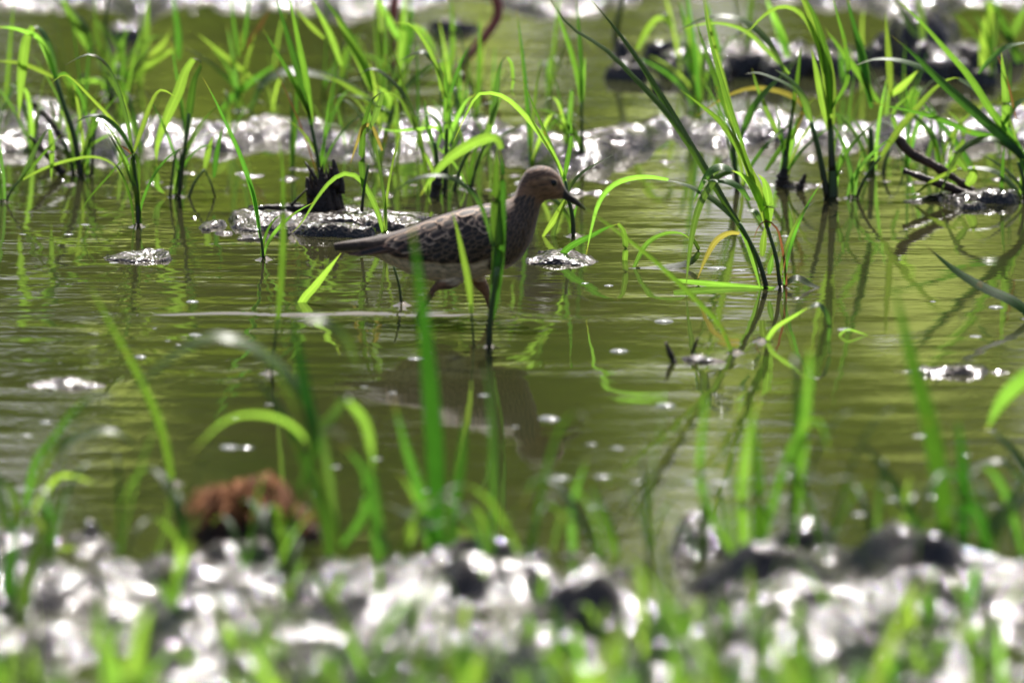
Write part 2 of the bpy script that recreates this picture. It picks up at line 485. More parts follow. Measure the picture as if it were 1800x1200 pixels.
# ------------------------------------------------------------------ grass
def blade_mesh(pts, hw, flip, seed, n=18, base_w=0.55, thick_base=True):
    """pts: world points root->tip, hw: apparent half width (m)"""
    rr = random.Random(seed)
    P = catmull(pts, n)
    V, F, UV = [], [], []
    YA = Vector((0, 1, 0))
    wob = rr.uniform(-0.25, 0.25)
    for i, p in enumerate(P):
        s = i / (n - 1)
        t = (P[min(i + 1, n - 1)] - P[max(i - 1, 0)]).normalized()
        up = YA.cross(t) if t.x < 0 else t.cross(YA)
        if up.length < 1e-5:
            up = Vector((1, 0, 0))
        up.normalize()
        phi = (0.25 + wob) + flip * 1.05 * min(1, abs(t.x) ** 1.5)
        phi = max(-1.2, min(1.2, phi))
        side = (up * math.cos(phi) + YA * math.sin(phi)).normalized()
        nrm = side.cross(t).normalized()
        w = hw / max(math.cos(phi), 0.45)
        prof = min(1.0, base_w + (1 - base_w) * s / 0.25) * (1 - max(0, (s - 0.35) / 0.65) ** 1.7)
        w *= max(prof, 0.03)
        V += [p - side * w, p + nrm * w * 0.28, p + side * w]
        UV += [(0, s), (0.5, s), (1, s)]
    for i in range(n - 1):
        a = i * 3
        F += [(a, a + 1, a + 4, a + 3), (a + 1, a + 2, a + 5, a + 4)]
    return mesh_from(V, F, 'leaf', UV)
def stem_mesh(pts, r, n=10):
    P = catmull(pts, n)
    radii = [r * (1.0 - 0.35 * i / (n - 1)) for i in range(n)]
    V, F = tube_data(P, radii, 7)
    UV = []
    for i in range(n):
        UV += [(0.5, i / (n - 1))] * 7
    return mesh_from(V, F, 'stem', UV)

roots_for_meniscus = []
seedc = [100]
def plant(name, label, root, leaves, group=None, rooty=None, cat='grass', men=True):
    """root: photo pixel where it leaves mud or water; leaves: (kind, width_px, [pixels root->tip])"""
    g0 = ground(*root)
    for _ in range(4):
        z = max(0.0, mud_z(g0.x, g0.y))
        g0 = ground(root[0], root[1], z)
    Y = g0.y
    e = empty(name, g0, label, cat, group)
    k = mpp(Y)
    for kind, w, pts in leaves:
        seedc[0] += 1
        rr = random.Random(seedc[0])
        drift = rr.uniform(-0.45, 0.45)
        x0, y0 = pts[0]
        wp = []
        run = 0
        for i, (x, y) in enumerate(pts):
            if i:
                run += math.hypot(x - pts[i - 1][0], (y - pts[i - 1][1]) * 0.4)
            wp.append(at_y(x, y, Y + drift * run * k * 0.5) - g0)
        near_root = math.hypot(x0 - root[0], y0 - root[1]) < 30
        if near_root:
            wp[0].z -= 0.012
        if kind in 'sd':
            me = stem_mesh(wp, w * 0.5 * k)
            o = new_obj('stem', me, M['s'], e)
        else:
            flip = {'p': 1, 'y': -0.75, 'g': rr.choice((1, -0.6)), 'k': -0.4, 'o': -0.6, 'b': 0.5}[kind]
            me = blade_mesh(wp, w * (0.36 if root[1] > 840 else 0.47) * k, flip, seedc[0])
            o = new_obj('leaf', me, M[kind], e)
    if 140 < root[1] < 520 and len(leaves) >= 3:
        for q in range(4 if root[1] < 400 else 2):
            rr = random.Random(int(root[0] * 7 + root[1] * 3 + q * 101))
            hh = rr.uniform(70, 190); ln = rr.choice((-1, 1)) * rr.uniform(15, 110); dr = rr.uniform(0, 0.5)
            bx = root[0] + rr.uniform(-8, 8)
            pts = [(bx + ln * (t ** 1.7), root[1] - hh * (t * 1.25 - dr * t ** 3)) for t in (0, 0.2, 0.4, 0.6, 0.8, 1.0)]
            wp = [at_y(x, y, Y + rr.uniform(-0.3, 0.3) * abs(ln) * k * (i / 5)) - g0 for i, (x, y) in enumerate(pts)]
            kd = rr.choice('gygp')
            new_obj('leaf', blade_mesh(wp, rr.uniform(2.2, 3.8) * k, rr.choice((1, -0.7)), q + int(root[0])), M[kd], e)
    if men and mud_z(g0.x, g0.y) < 0.001:
        roots_for_meniscus.append((g0.x, g0.y, 1.0))
    return e
GN = 'grass_plant'
# --- upper left
plant(GN, 'leaning grass plant at far left with a wide leaf hanging straight down', (146, 310), [
    ('s', 13, [(146, 310), (130, 240), (112, 185), (98, 138)]),
    ('y', 11, [(98, 140), (84, 98), (66, 66), (42, 55), (18, 49), (-12, 48)]),
    ('p', 15, [(99, 140), (90, 100), (80, 66), (66, 48), (54, 49)]),
    ('y', 19, [(58, 47), (46, 70), (40, 110), (36, 150), (33, 210)]),
    ('y', 9, [(98, 138), (70, 124), (35, 111), (-10, 107)]),
    ('g', 7, [(98, 138), (114, 130), (140, 165), (152, 205), (158, 240)])])
plant(GN, 'thin brown grass stalk standing beside the leaning plant at far left', (132, 305), [
    ('s', 8, [(133, 306), (122, 275), (110, 245)]), ('s', 6, [(162, 310), (163, 270), (168, 215), (170, 200)]), ('y', 9, [(168, 215), (162, 205), (168, 190)])])
plant(GN, 'grass plant with narrow leaves arching left and right at left of the photo', (243, 398), [
    ('s', 8, [(243, 398), (241, 350), (238, 310), (233, 270)]),
    ('g', 10, [(243, 392), (241, 350), (236, 300), (231, 268), (243, 285), (245, 340), (246, 362)]),
    ('p', 8, [(233, 272), (226, 225), (216, 185), (203, 145), (185, 112), (165, 97), (146, 98), (114, 115)]),
    ('p', 8, [(233, 270), (217, 238), (196, 215), (172, 203), (150, 206), (128, 220)]),
    ('y', 7, [(235, 270), (222, 245), (198, 212), (160, 172), (125, 137), (108, 133), (86, 150)]),
    ('y', 9, [(235, 268), (250, 225), (264, 186), (278, 161), (293, 161), (314, 176)]),
    ('g', 4, [(231, 272), (212, 285), (190, 310), (165, 338), (148, 362), (142, 392)]),
    ('b', 4, [(233, 272), (222, 262), (208, 254)])])
plant(GN, 'slanting grass shoot with a bright hanging leaf at the left edge', (4, 356), [
    ('s', 5, [(0, 357), (20, 335), (38, 314)]),
    ('p', 9, [(36, 318), (52, 285), (66, 255), (82, 230), (90, 227)]),
    ('y', 11, [(88, 228), (91, 260), (90, 320)]),
    ('g', 6, [(36, 316), (60, 290), (84, 262), (108, 236)]),
    ('y', 6, [(36, 318), (80, 295), (125, 281), (165, 276), (198, 288), (218, 318), (222, 338)])])
plant(GN, 'grass plant with one broad leaf folded sharply over at its top', (312, 346), [
    ('s', 9, [(312, 346), (320, 295), (327, 245), (332, 200)]),
    ('g', 14, [(328, 235), (335, 180), (342, 140), (353, 116), (350, 106), (338, 103)]),
    ('y', 19, [(340, 104), (326, 125), (314, 160), (296, 200), (282, 235), (275, 266), (276, 300)]),
    ('y', 13, [(274, 292), (274, 310), (278, 330), (292, 342)]),
    ('s', 5, [(296, 343), (303, 305), (309, 270), (318, 262), (316, 290)]),
    ('s', 6, [(324, 350), (340, 325), (359, 298)]), ('s', 4, [(378, 346), (370, 320), (359, 298)]),
    ('y', 12, [(360, 296), (366, 268), (374, 240)]), ('g', 10, [(376, 312), (381, 270), (391, 222)])])
plant(GN, 'single tall grass shoot with an orange tip leaning left', (465, 456), [
    ('s', 6, [(465, 456), (460, 425), (455, 400)]),
    ('g', 9, [(458, 418), (448, 355), (436, 312), (418, 262), (396, 214), (376, 172), (356, 136)]),
    ('y', 6, [(456, 400), (445, 340), (430, 300)])])
plant(GN, 'upright dark green grass tuft growing out of the black rotten stump', (566, 330), [
    ('s', 10, [(566, 332), (560, 290), (553, 250), (546, 215)]),
    ('g', 13, [(548, 222), (536, 165), (518, 105), (500, 45), (480, -20)]),
    ('g', 12, [(549, 215), (538, 140), (524, 70), (505, -20)]),
    ('g', 9, [(545, 205), (525, 160), (500, 115), (478, 78), (460, 48)]),
    ('y', 9, [(545, 210), (536, 185), (518, 150), (506, 125)]),
    ('b', 3, [(556, 300), (530, 225), (500, 155), (478, 108)])], men=False)
plant(GN, 'grass plant whose long leaf arches left over the mud behind the tail', (680, 412), [
    ('y', 10, [(680, 414), (668, 385), (652, 345), (632, 314), (607, 305), (582, 318), (556, 350), (530, 392), (512, 410)]),
    ('s', 6, [(636, 372), (640, 330), (648, 290)]), ('g', 12, [(640, 340), (636, 280), (640, 220), (655, 175), (673, 162)]), ('p', 12, [(673, 162), (664, 190), (655, 215), (640, 240)]),
    ('o', 8, [(672, 265), (655, 225), (640, 222), (628, 250), (616, 288)])])
plant(GN, 'thick grass clump with dark stems just behind the back of the bird', (772, 335), [
    ('s', 11, [(770, 336), (768, 290), (764, 250)]), ('s', 10, [(782, 334), (784, 280), (786, 225)]), ('s', 8, [(792, 340), (808, 300), (826, 262)]),
    ('g', 10, [(784, 250), (784, 200), (783, 160), (780, 125)]),
    ('g', 8, [(757, 372), (752, 320), (744, 270), (730, 210), (712, 160), (700, 115), (684, 76)]),
    ('p', 7, [(730, 205), (708, 165), (684, 138), (661, 122), (645, 123), (628, 136)]),
    ('y', 8, [(742, 245), (720, 205), (700, 170), (672, 160)]),
    ('g', 8, [(764, 262), (752, 222), (748, 190), (746, 170)]),
    ('y', 10, [(780, 270), (790, 240), (800, 215), (818, 180), (836, 166)]),
    ('p', 7, [(765, 270), (775, 230), (760, 205), (735, 200)]),
    ('y', 6, [(790, 262), (770, 226), (735, 227), (690, 230), (660, 222)]),
    ('g', 7, [(786, 190), (796, 150), (810, 110), (828, 75)]),
    ('p', 9, [(786, 165), (770, 120), (752, 96), (735, 92), (700, 108)]),
    ('y', 8, [(775, 160), (768, 120), (750, 80), (722, 44), (690, 40)]),
    ('y', 12, [(745, 372), (750, 340), (758, 310)])])
plant(GN, 'grass plant with a small looped pale leaf top left of the bird head', (822, 332), [
    ('s', 7, [(822, 334), (838, 290), (852, 255)]),
    ('p', 13, [(848, 262), (858, 232), (868, 200), (882, 168), (880, 162)]),
    ('p', 11, [(862, 215), (872, 170), (876, 130), (884, 104), (893, 101)]),
    ('y', 7, [(891, 101), (899, 112), (902, 140), (900, 160), (906, 172)])])
plant(GN, 'grass plant with crossing leaves just behind the bill', (1010, 415), [
    ('s', 9, [(1010, 416), (1006, 380), (998, 345), (994, 318)]),
    ('y', 10, [(994, 318), (975, 275), (948, 234), (920, 200), (892, 174), (866, 164), (840, 167), (820, 200), (797, 250)]),
    ('g', 9, [(990, 322), (998, 280), (1004, 240), (1002, 196)]),
    ('g', 6, [(988, 312), (975, 272), (956, 228), (936, 182), (918, 138)]),
    ('y', 12, [(994, 352), (975, 385), (958, 410), (948, 428)]),
    ('p', 9, [(958, 490), (968, 430), (985, 368), (1000, 332), (1025, 302), (1078, 272)])])
plant(GN, 'single upright grass shoot with a dark bulb at its base behind the bill', (1024, 288), [
    ('s', 16, [(1024, 292), (1025, 278), (1024, 262)]), ('s', 7, [(1024, 268), (1023, 220), (1022, 180)]),
    ('g', 10, [(1023, 190), (1018, 150), (1005, 95), (988, 45), (970, -10)]),
    ('g', 9, [(1023, 190), (1022, 120), (1018, 60), (1012, -10)]), ('y', 6, [(1024, 180), (1026, 140), (1029, 95)])])
# --- plant in front of the bird
plant(GN, 'tall grass plant in front of the bird with a broad folded leaf crossing its wing', (860, 610), [
    ('s', 13, [(858, 612), (862, 560), (868, 515), (874, 470)]),
    ('g', 22, [(864, 560), (872, 500), (878, 430), (882, 360), (884, 300), (876, 250)]),
    ('y', 20, [(882, 262), (872, 243), (850, 244), (820, 258), (790, 278), (765, 304), (738, 345)]),
    ('g', 24, [(868, 500), (876, 440), (872, 380), (872, 320), (874, 255)]),
    ('p', 8, [(872, 450), (858, 398), (846, 362), (826, 334), (796, 314), (766, 308), (734, 313), (702, 330), (676, 356)]),
    ('y', 15, [(870, 512), (872, 490), (876, 464)]),
    ('s', 5, [(834, 606), (830, 570), (828, 535)]), ('y', 13, [(829, 550), (824, 500), (814, 450), (804, 405), (795, 372)])])
plant(GN, 'small bent blade with a flat yellow leaf floating left of the front leg', (742, 552), [
    ('y', 5, [(748, 548), (715, 572), (680, 590), (650, 600)]), ('o', 12, [(672, 592), (655, 598), (630, 603)]), ('o', 8, [(632, 602), (655, 606), (674, 610)])], men=False)
plant(GN, 'broad bright leaf dipping into the water under the bird tail', (530, 532), [
    ('y', 15, [(516, 532), (535, 524), (552, 505), (575, 476), (600, 444)]), ('y', 9, [(540, 530), (500, 536), (460, 534)])], men=False)
plant(GN, 'short dark stem standing in the water under the bird vent', (708, 536), [('s', 6, [(708, 538), (702, 505), (692, 468)])])
plant(GN, 'tall thin dark shoot rising left of the tail in open water', (474, 656), [
    ('s', 6, [(474, 660), (482, 610), (489, 560)]), ('g', 13, [(487, 580), (493, 510), (497, 440), (498, 360), (496, 290), (490, 240)])])
# --- right hand tall plant
plant(GN, 'large bright grass plant with many crossing leaves standing right of the bill', (1374, 506), [
    ('s', 10, [(1352, 498), (1335, 462), (1318, 425), (1300, 392)]), ('s', 9, [(1374, 510), (1366, 460), (1352, 410), (1346, 385)]),
    ('g', 14, [(1315, 420), (1280, 365), (1248, 312), (1210, 250), (1175, 190), (1130, 118), (1085, 55), (1035, -5)]),
    ('g', 11, [(1300, 392), (1252, 322), (1205, 245), (1165, 190), (1120, 142), (1062, 85), (1000, 45), (955, -20)]),
    ('y', 20, [(1350, 400), (1338, 350), (1322, 310), (1308, 280), (1292, 245)]),
    ('y', 20, [(1350, 395), (1350, 350), (1344, 320), (1332, 306)]),
    ('y', 15, [(1342, 370), (1325, 330), (1305, 308), (1286, 300)]),
    ('p', 12, [(1290, 302), (1268, 293), (1246, 304), (1230, 332), (1218, 360)]),
    ('p', 13, [(1286, 301), (1262, 310), (1240, 340), (1225, 375), (1216, 415), (1210, 460), (1206, 505)]),
    ('g', 13, [(1330, 340), (1312, 284), (1292, 250), (1266, 214), (1233, 186), (1196, 158)]),
    ('g', 9, [(1318, 300), (1300, 240), (1280, 180), (1262, 120), (1246, 60), (1234, -10)]),
    ('p', 10, [(1318, 352), (1300, 330), (1280, 320), (1262, 318), (1236, 317)]),
    ('p', 10, [(1304, 400), (1272, 366), (1240, 342), (1205, 325), (1170, 316)]),
    ('y', 10, [(1175, 316), (1140, 311), (1102, 315), (1072, 330), (1052, 358), (1040, 400), (1030, 450)]),
    ('y', 12, [(1300, 398), (1316, 430), (1328, 470), (1340, 520)]),
    ('o', 11, [(1300, 410), (1280, 410), (1258, 424), (1240, 455), (1226, 490)]),
    ('b', 5, [(1384, 505), (1380, 470), (1374, 430), (1366, 402), (1348, 388), (1334, 398), (1322, 428)]),
    ('g', 10, [(1378, 478), (1400, 488), (1425, 500), (1456, 513)]),
    ('y', 13, [(1340, 450), (1342, 425), (1346, 395)]), ('p', 9, [(1338, 390), (1328, 372), (1312, 370)]),
    ('y', 11, [(1352, 482), (1356, 460), (1360, 444)])])
plant('floating_leaf', 'long flat green leaf floating at the base of the large right plant', (1320, 503), [
    ('y', 13, [(1184, 492), (1230, 497), (1290, 503), (1360, 508), (1446, 513)])], men=False, cat='leaf')
plant(GN, 'long narrow bright blade slanting from open water up to the bill tip', (1294, 620), [
    ('g', 10, [(1296, 622), (1268, 576), (1236, 540), (1198, 502), (1150, 458), (1102, 420), (1062, 390), (1022, 360)])])
plant(GN, 'low arching leaf rooted on the mud islet below the bill', (964, 458), [
    ('g', 13, [(962, 458), (998, 437), (1040, 414), (1070, 399), (1090, 393)]), ('y', 11, [(1086, 393), (1097, 410), (1099, 450), (1090, 518)])])
plant(GN, 'low looping leaf lying over the water between bill and right plant', (1112, 470), [
    ('y', 9, [(1110, 456), (1134, 432), (1164, 412), (1196, 410), (1218, 424)]), ('g', 10, [(1218, 420), (1228, 442), (1210, 462), (1160, 470), (1105, 471)])], men=False)
plant(GN, 'very thick dark-based grass plant standing highest at upper right centre', (1465, 350), [
    ('s', 22, [(1465, 352), (1464, 320), (1463, 285)]), ('s', 14, [(1463, 300), (1461, 255), (1459, 205)]), ('s', 13, [(1455, 330), (1440, 270), (1426, 215)]),
    ('y', 24, [(1461, 220), (1459, 160), (1452, 110), (1438, 60), (1416, 10), (1398, -20)]),
    ('g', 16, [(1460, 200), (1456, 130), (1446, 75), (1430, 25), (1405, -20)]),
    ('y', 16, [(1459, 230), (1448, 185), (1436, 130), (1426, 85)]),
    ('y', 10, [(1450, 130), (1436, 75), (1418, 36), (1394, 15), (1368, 13), (1340, 30), (1316, 55), (1300, 66)]),
    ('p', 11, [(1428, 220), (1414, 175), (1390, 142), (1362, 122)]),
    ('g', 9, [(1462, 190), (1490, 140), (1486, 80), (1470, 20), (1462, -15)]),
    ('g', 6, [(1420, 210), (1400, 160), (1340, 130), (1310, 130)])])
plant(GN, 'grass plant with a yellow dying leaf arched over behind the large right plant', (1378, 325), [
    ('s', 16, [(1376, 326), (1378, 300), (1382, 275)]), ('s', 9, [(1380, 290), (1388, 230), (1394, 185)]),
    ('o', 11, [(1392, 245), (1404, 215), (1412, 188), (1394, 170), (1360, 158), (1322, 155), (1286, 165), (1252, 185), (1226, 204)]),
    ('g', 9, [(1392, 200), (1400, 150), (1408, 80)]), ('y', 10, [(1382, 290), (1392, 250), (1402, 205)]),
    ('g', 9, [(1345, 300), (1380, 250), (1400, 225)]), ('y', 9, [(1376, 250), (1350, 200), (1330, 150), (1322, 120)])])
plant(GN, 'grass plant with two pale leaves arching wide across the upper right', (1300, 330), [
    ('s', 12, [(1300, 330), (1292, 290), (1288, 240)]),
    ('p', 11, [(1380, 128), (1360, 88), (1334, 56), (1302, 34), (1262, 28), (1228, 36), (1192, 56)]),
    ('y', 8, [(1388, 130), (1346, 86), (1312, 56), (1276, 43), (1240, 42), (1200, 52)]),
    ('y', 12, [(1294, 250), (1282, 190), (1268, 130), (1250, 60), (1236, -15)]),
    ('g', 12, [(1300, 245), (1330, 180), (1382, 125)]), ('g', 11, [(1290, 235), (1262, 150), (1240, 90), (1222, 30)])])
plant(GN, 'leaning bright blade bent at its top, rooted right of the thick dark plant', (1497, 348), [
    ('s', 7, [(1496, 350), (1520, 315), (1548, 275)]), ('y', 13, [(1545, 282), (1580, 228), (1612, 190), (1644, 155), (1672, 138), (1690, 139)]), ('p', 10, [(1686, 139), (1710, 152), (1730, 175), (1742, 205)])])
plant(GN, 'dark stemmed grass plant partly hidden behind the fallen sticks', (1533, 305), [
    ('s', 14, [(1534, 308), (1532, 270), (1530, 225)]), ('s', 8, [(1550, 310), (1556, 285), (1566, 262)]),
    ('g', 14, [(1532, 190), (1518, 120), (1505, 60), (1485, -15)]), ('g', 12, [(1532, 180), (1515, 90), (1500, 40), (1490, -10)]),
    ('g', 13, [(1545, 180), (1510, 130), (1480, 90), (1450, 50)]), ('y', 14, [(1566, 168), (1590, 148), (1614, 124)]), ('y', 13, [(1566, 170), (1563, 110), (1560, 70), (1556, 20)]),
    ('y', 9, [(1580, 240), (1570, 200), (1590, 175), (1600, 170)])])
plant(GN, 'large arching grass plant at the right edge with long blades sweeping left', (1800, 350), [
    ('s', 10, [(1806, 360), (1800, 320), (1790, 285)]),
    ('g', 14, [(1808, 300), (1772, 240), (1736, 185), (1700, 130), (1660, 85), (1615, 35), (1570, -5)]),
    ('g', 18, [(1806, 280), (1750, 230), (1700, 185), (1650, 140), (1606, 95), (1566, 62)]),
    ('g', 11, [(1806, 275), (1760, 245), (1705, 232), (1645, 207), (1585, 192), (1532, 181)]),
    ('p', 11, [(1806, 292), (1780, 262), (1750, 244), (1720, 246), (1692, 262), (1672, 292), (1658, 328), (1644, 356)]),
    ('p', 10, [(1806, 334), (1760, 308), (1720, 295), (1680, 297)]), ('y', 8, [(1682, 296), (1640, 318), (1594, 354)]),
    ('p', 10, [(1735, 215), (1690, 175), (1640, 130), (1588, 108), (1540, 104), (1505, 115)]),
    ('y', 15, [(1764, 240), (1768, 185), (1764, 130), (1760, 90)]), ('p', 9, [(1720, 130), (1740, 106), (1770, 82), (1812, 74)]),
    ('b', 4, [(1786, 210), (1770, 140), (1744, 78)]), ('p', 11, [(1764, 218), (1785, 185), (1808, 170)]),
    ('g', 10, [(1806, 285), (1780, 240), (1750, 200), (1725, 170), (1718, 150)]), ('y', 14, [(1700, 300), (1680, 270), (1690, 250)]),
    ('g', 8, [(1760, 350), (1762, 300), (1766, 250)]), ('y', 18, [(1700, 326), (1710, 310), (1712, 290)])])
plant(GN, 'upright grass blades behind the fallen sticks near the right edge', (1660, 300), [
    ('g', 10, [(1655, 300), (1640, 240), (1600, 200), (1570, 190)]), ('p', 9, [(1620, 330), (1630, 280), (1640, 225), (1610, 175)]), ('y', 10, [(1660, 300), (1690, 260), (1690, 220), (1660, 190)]),
    ('g', 11, [(1720, 330), (1700, 280), (1660, 225), (1620, 180), (1606, 170)]), ('y', 15, [(1650, 310), (1672, 285), (1684, 265)]), ('g', 9, [(1590, 345), (1590, 310), (1582, 290)])])
# --- far blurred plants at top
plant(GN, 'blurred bright grass blades rising behind the mud at upper left', (195, 175), [
    ('s', 10, [(195, 176), (194, 150), (190, 125)]), ('y', 17, [(160, 92), (140, 55), (118, 15), (104, -15)]), ('g', 14, [(162, 95), (150, 50), (110, 10), (85, -10)]),
    ('g', 10, [(194, 150), (182, 100), (170, 60), (165, -10)]), ('g', 8, [(196, 150), (215, 110), (200, 70), (165, 25)]), ('y', 10, [(200, 158), (180, 146), (150, 143), (110, 150)])])
plant(GN, 'blurred upright pair of blades left of the folded-leaf plant', (222, 172), [
    ('s', 7, [(215, 172), (236, 130), (262, 90)]), ('y', 13, [(253, 110), (257, 60), (261, -12)]), ('y', 12, [(262, 100), (285, 80), (300, 55)]), ('y', 14, [(250, 130), (275, 105), (300, 90), (315, 90)]), ('g', 13, [(314, 105), (312, 50), (302, -15)]), ('g', 8, [(205, 170), (235, 115), (255, 80)])])
plant(GN, 'blurred grass tuft with a brown dead blade left of the stump tuft', (425, 195), [
    ('g', 15, [(388, 195), (415, 165), (450, 138), (492, 108)]), ('p', 13, [(437, 180), (462, 146), (498, 127), (540, 127), (600, 143), (655, 170)]),
    ('b', 9, [(424, 95), (450, 58), (476, 14)]), ('y', 10, [(442, 136), (400, 102), (345, 58)]), ('y', 6, [(424, 98), (424, 70), (425, 52)]), ('g', 7, [(420, 100), (412, 50), (405, -10)]), ('g', 7, [(428, 90), (432, 50), (440, -10)])])
plant(GN, 'blurred bright blades slanting left behind the grass clump above the bird', (690, 232), [
    ('y', 17, [(655, 160), (635, 110), (612, 70), (590, 30)]), ('y', 14, [(705, 222), (655, 184), (605, 148), (560, 130)]), ('y', 15, [(700, 215), (690, 190), (680, 165), (660, 150)]),
    ('g', 14, [(655, 160), (640, 110), (600, 40), (560, -15)]), ('y', 12, [(600, 115), (580, 60), (545, -5)]), ('y', 10, [(570, 68), (545, 44), (518, 14)])])
plant(GN, 'blurred upright grass stems reaching the top edge left of the red leg', (710, 175), [
    ('s', 10, [(706, 178), (704, 150), (703, 120)]), ('y', 17, [(703, 130), (708, 70), (712, -12)]), ('g', 14, [(712, 110), (722, 60), (722, -10)]), ('y', 13, [(702, 70), (686, 40), (662, -8)]),
    ('y', 11, [(705, 48), (735, 50), (757, 75), (768, 110)]), ('g', 10, [(792, 130), (796, 60), (792, -10)])])
plant(GN, 'blurred tall bright blades at the top right corner', (1740, 150), [
    ('y', 22, [(1728, 118), (1734, 60), (1745, -15)]), ('y', 19, [(1776, 70), (1790, 40), (1806, 5)]), ('g', 14, [(1790, 110), (1770, 55), (1745, 5), (1735, -20)]), ('g', 12, [(1806, 110), (1780, 80), (1750, 40)]), ('p', 14, [(1622, 72), (1620, 30), (1612, -15)]), ('p', 13, [(1612, 64), (1595, 35), (1570, -8)])])
plant(GN, 'blurred bright grass plant in front of the bright mud right of centre top', (1225, 190), [
    ('y', 15, [(1235, 160), (1232, 110), (1222, 70)]), ('g', 12, [(1215, 150), (1216, 90), (1205, 40), (1192, -10)]), ('y', 13, [(1120, 88), (1140, 50), (1158, 32), (1175, 40), (1190, 62)]), ('p', 11, [(1180, 50), (1172, 28), (1162, 28)]),
    ('y', 14, [(1385, 100), (1372, 60), (1352, 10), (1345, -10)]), ('g', 12, [(1262, 160), (1262, 90), (1250, 40), (1240, -15)]), ('y', 10, [(1385, 95), (1375, 60), (1360, 20)])])
plant('grass_stalk', 'dark blurred stalk standing in water near the top behind the bill', (1086, 98), [('s', 13, [(1086, 100), (1082, 60), (1090, 20), (1098, -20)])], cat='stalk')
plant('grass_stalk', 'tall thin dark reed stalk blurred at top between the mud patches on the left', (190, 165), [('s', 8, [(196, 165), (200, 120), (186, 60), (190, -10)])], cat='stalk')
# --- middle right small things
plant(GN, 'thin hooked leaf curling over the water right of the large plant', (1338, 600), [
    ('y', 9, [(1336, 600), (1360, 580), (1395, 556), (1425, 538)]), ('p', 9, [(1420, 541), (1440, 535), (1455, 556), (1457, 590), (1448, 640)])])
plant(GN, 'small leaf loop floating right of the hooked leaf', (1484, 590), [('y', 4, [(1460, 588), (1485, 581), (1510, 584), (1532, 592)]), ('g', 4, [(1462, 588), (1485, 596), (1510, 596), (1530, 593)])], men=False)
plant(GN, 'blurred diagonal blade crossing the water near the right edge', (1812, 560), [('g', 17, [(1830, 555), (1790, 535), (1730, 506), (1680, 476), (1628, 432)])])
# --- front blurred plants
FG = 'grass_plant'
plant(FG, 'wide dark green blurred blade rising in front of the bird rear body', (770, 960), [
    ('k', 44, [(772, 965), (768, 880), (764, 790), (757, 690), (749, 600), (740, 520), (730, 440), (718, 376)]), ('k', 30, [(790, 960), (800, 880), (812, 800), (818, 720)]), ('g', 26, [(760, 960), (742, 880), (715, 790), (690, 700)]),
    ('y', 22, [(780, 965), (740, 890), (700, 830)])])
plant(FG, 'blurred plant with a large leaf arching left across the left water', (580, 985), [
    ('g', 30, [(585, 990), (572, 910), (545, 830), (512, 755), (470, 690), (425, 640)]),
    ('p', 24, [(590, 930), (575, 810), (545, 720), (500, 655), (440, 608), (375, 590), (310, 622), (250, 672), (205, 730)]),
    ('p', 24, [(560, 760), (590, 725), (606, 700), (622, 704)]), ('y', 22, [(612, 705), (640, 740), (652, 790), (655, 840)]),
    ('k', 28, [(560, 800), (540, 700), (522, 600), (515, 540)]), ('p', 18, [(540, 560), (575, 565), (610, 600), (630, 650)]),
    ('y', 12, [(560, 800), (510, 745), (450, 728), (395, 740), (335, 795)]), ('g', 20, [(600, 960), (640, 900), (640, 830), (600, 780)])])
plant(FG, 'blurred straight blade leaning left in the left water', (305, 850), [('g', 20, [(308, 860), (292, 785), (272, 720), (236, 645), (190, 562), (152, 490)])])
plant(FG, 'blurred plant with arching pale leaf near the lower left edge', (45, 900), [
    ('g', 18, [(40, 905), (60, 820), (95, 770), (130, 722), (165, 696), (190, 696), (206, 720)]), ('p', 18, [(60, 860), (100, 788), (140, 766), (185, 756), (222, 768), (248, 800)]), ('y', 16, [(45, 900), (90, 850), (120, 835), (170, 850)]), ('g', 22, [(40, 905), (20, 860), (-10, 830)])])
plant(FG, 'wide blurred green blades rising at right front over the water', (1650, 975), [
    ('k', 46, [(1665, 980), (1660, 890), (1645, 800), (1628, 720), (1605, 640), (1580, 540), (1570, 490)]), ('k', 34, [(1690, 980), (1695, 880), (1690, 790), (1680, 720)]), ('g', 24, [(1640, 975), (1600, 900), (1550, 820), (1500, 760)]), ('y', 20, [(1610, 980), (1590, 900), (1600, 830)])])
plant(FG, 'blurred bright leaf bending in from the right edge above the front mud', (1815, 850), [
    ('y', 40, [(1840, 640), (1800, 665), (1760, 705), (1732, 760)]), ('g', 20, [(1830, 880), (1800, 820), (1765, 775), (1730, 750)]), ('p', 14, [(1810, 850), (1770, 815), (1720, 815), (1690, 830)])], men=False)
plant(FG, 'blurred blade leaning right at the lower right front', (1715, 975), [('g', 36, [(1712, 980), (1740, 930), (1780, 890), (1840, 850)]), ('p', 16, [(1735, 935), (1780, 885), (1830, 855)])])
plant(FG, 'blurred upright blades in front of the right plant reflection', (1308, 975), [
    ('y', 30, [(1310, 980), (1306, 900), (1308, 830), (1318, 760), (1335, 690)]), ('k', 34, [(1330, 980), (1335, 880), (1330, 780), (1325, 720)]), ('g', 22, [(1300, 975), (1250, 900), (1230, 830), (1240, 690), (1225, 640)]),
    ('g', 22, [(1330, 960), (1370, 850), (1400, 770), (1440, 740), (1462, 820)]), ('p', 18, [(1290, 960), (1270, 880), (1230, 850)])])
plant(FG, 'blurred pale leaf pair between the front clods below the bird reflection', (1010, 975), [
    ('p', 20, [(1010, 980), (1005, 900), (1020, 840), (1035, 800)]), ('g', 26, [(1085, 985), (1070, 930), (1050, 880), (1035, 840)]), ('p', 14, [(970, 970), (990, 900), (1025, 870)])])
plant(FG, 'blurred upright bright blade in front of the left edge mud', (20, 1080), [('k', 40, [(15, 1090), (15, 1020), (25, 950), (32, 890)]), ('g', 34, [(35, 1080), (50, 1010), (80, 940), (110, 880)])])
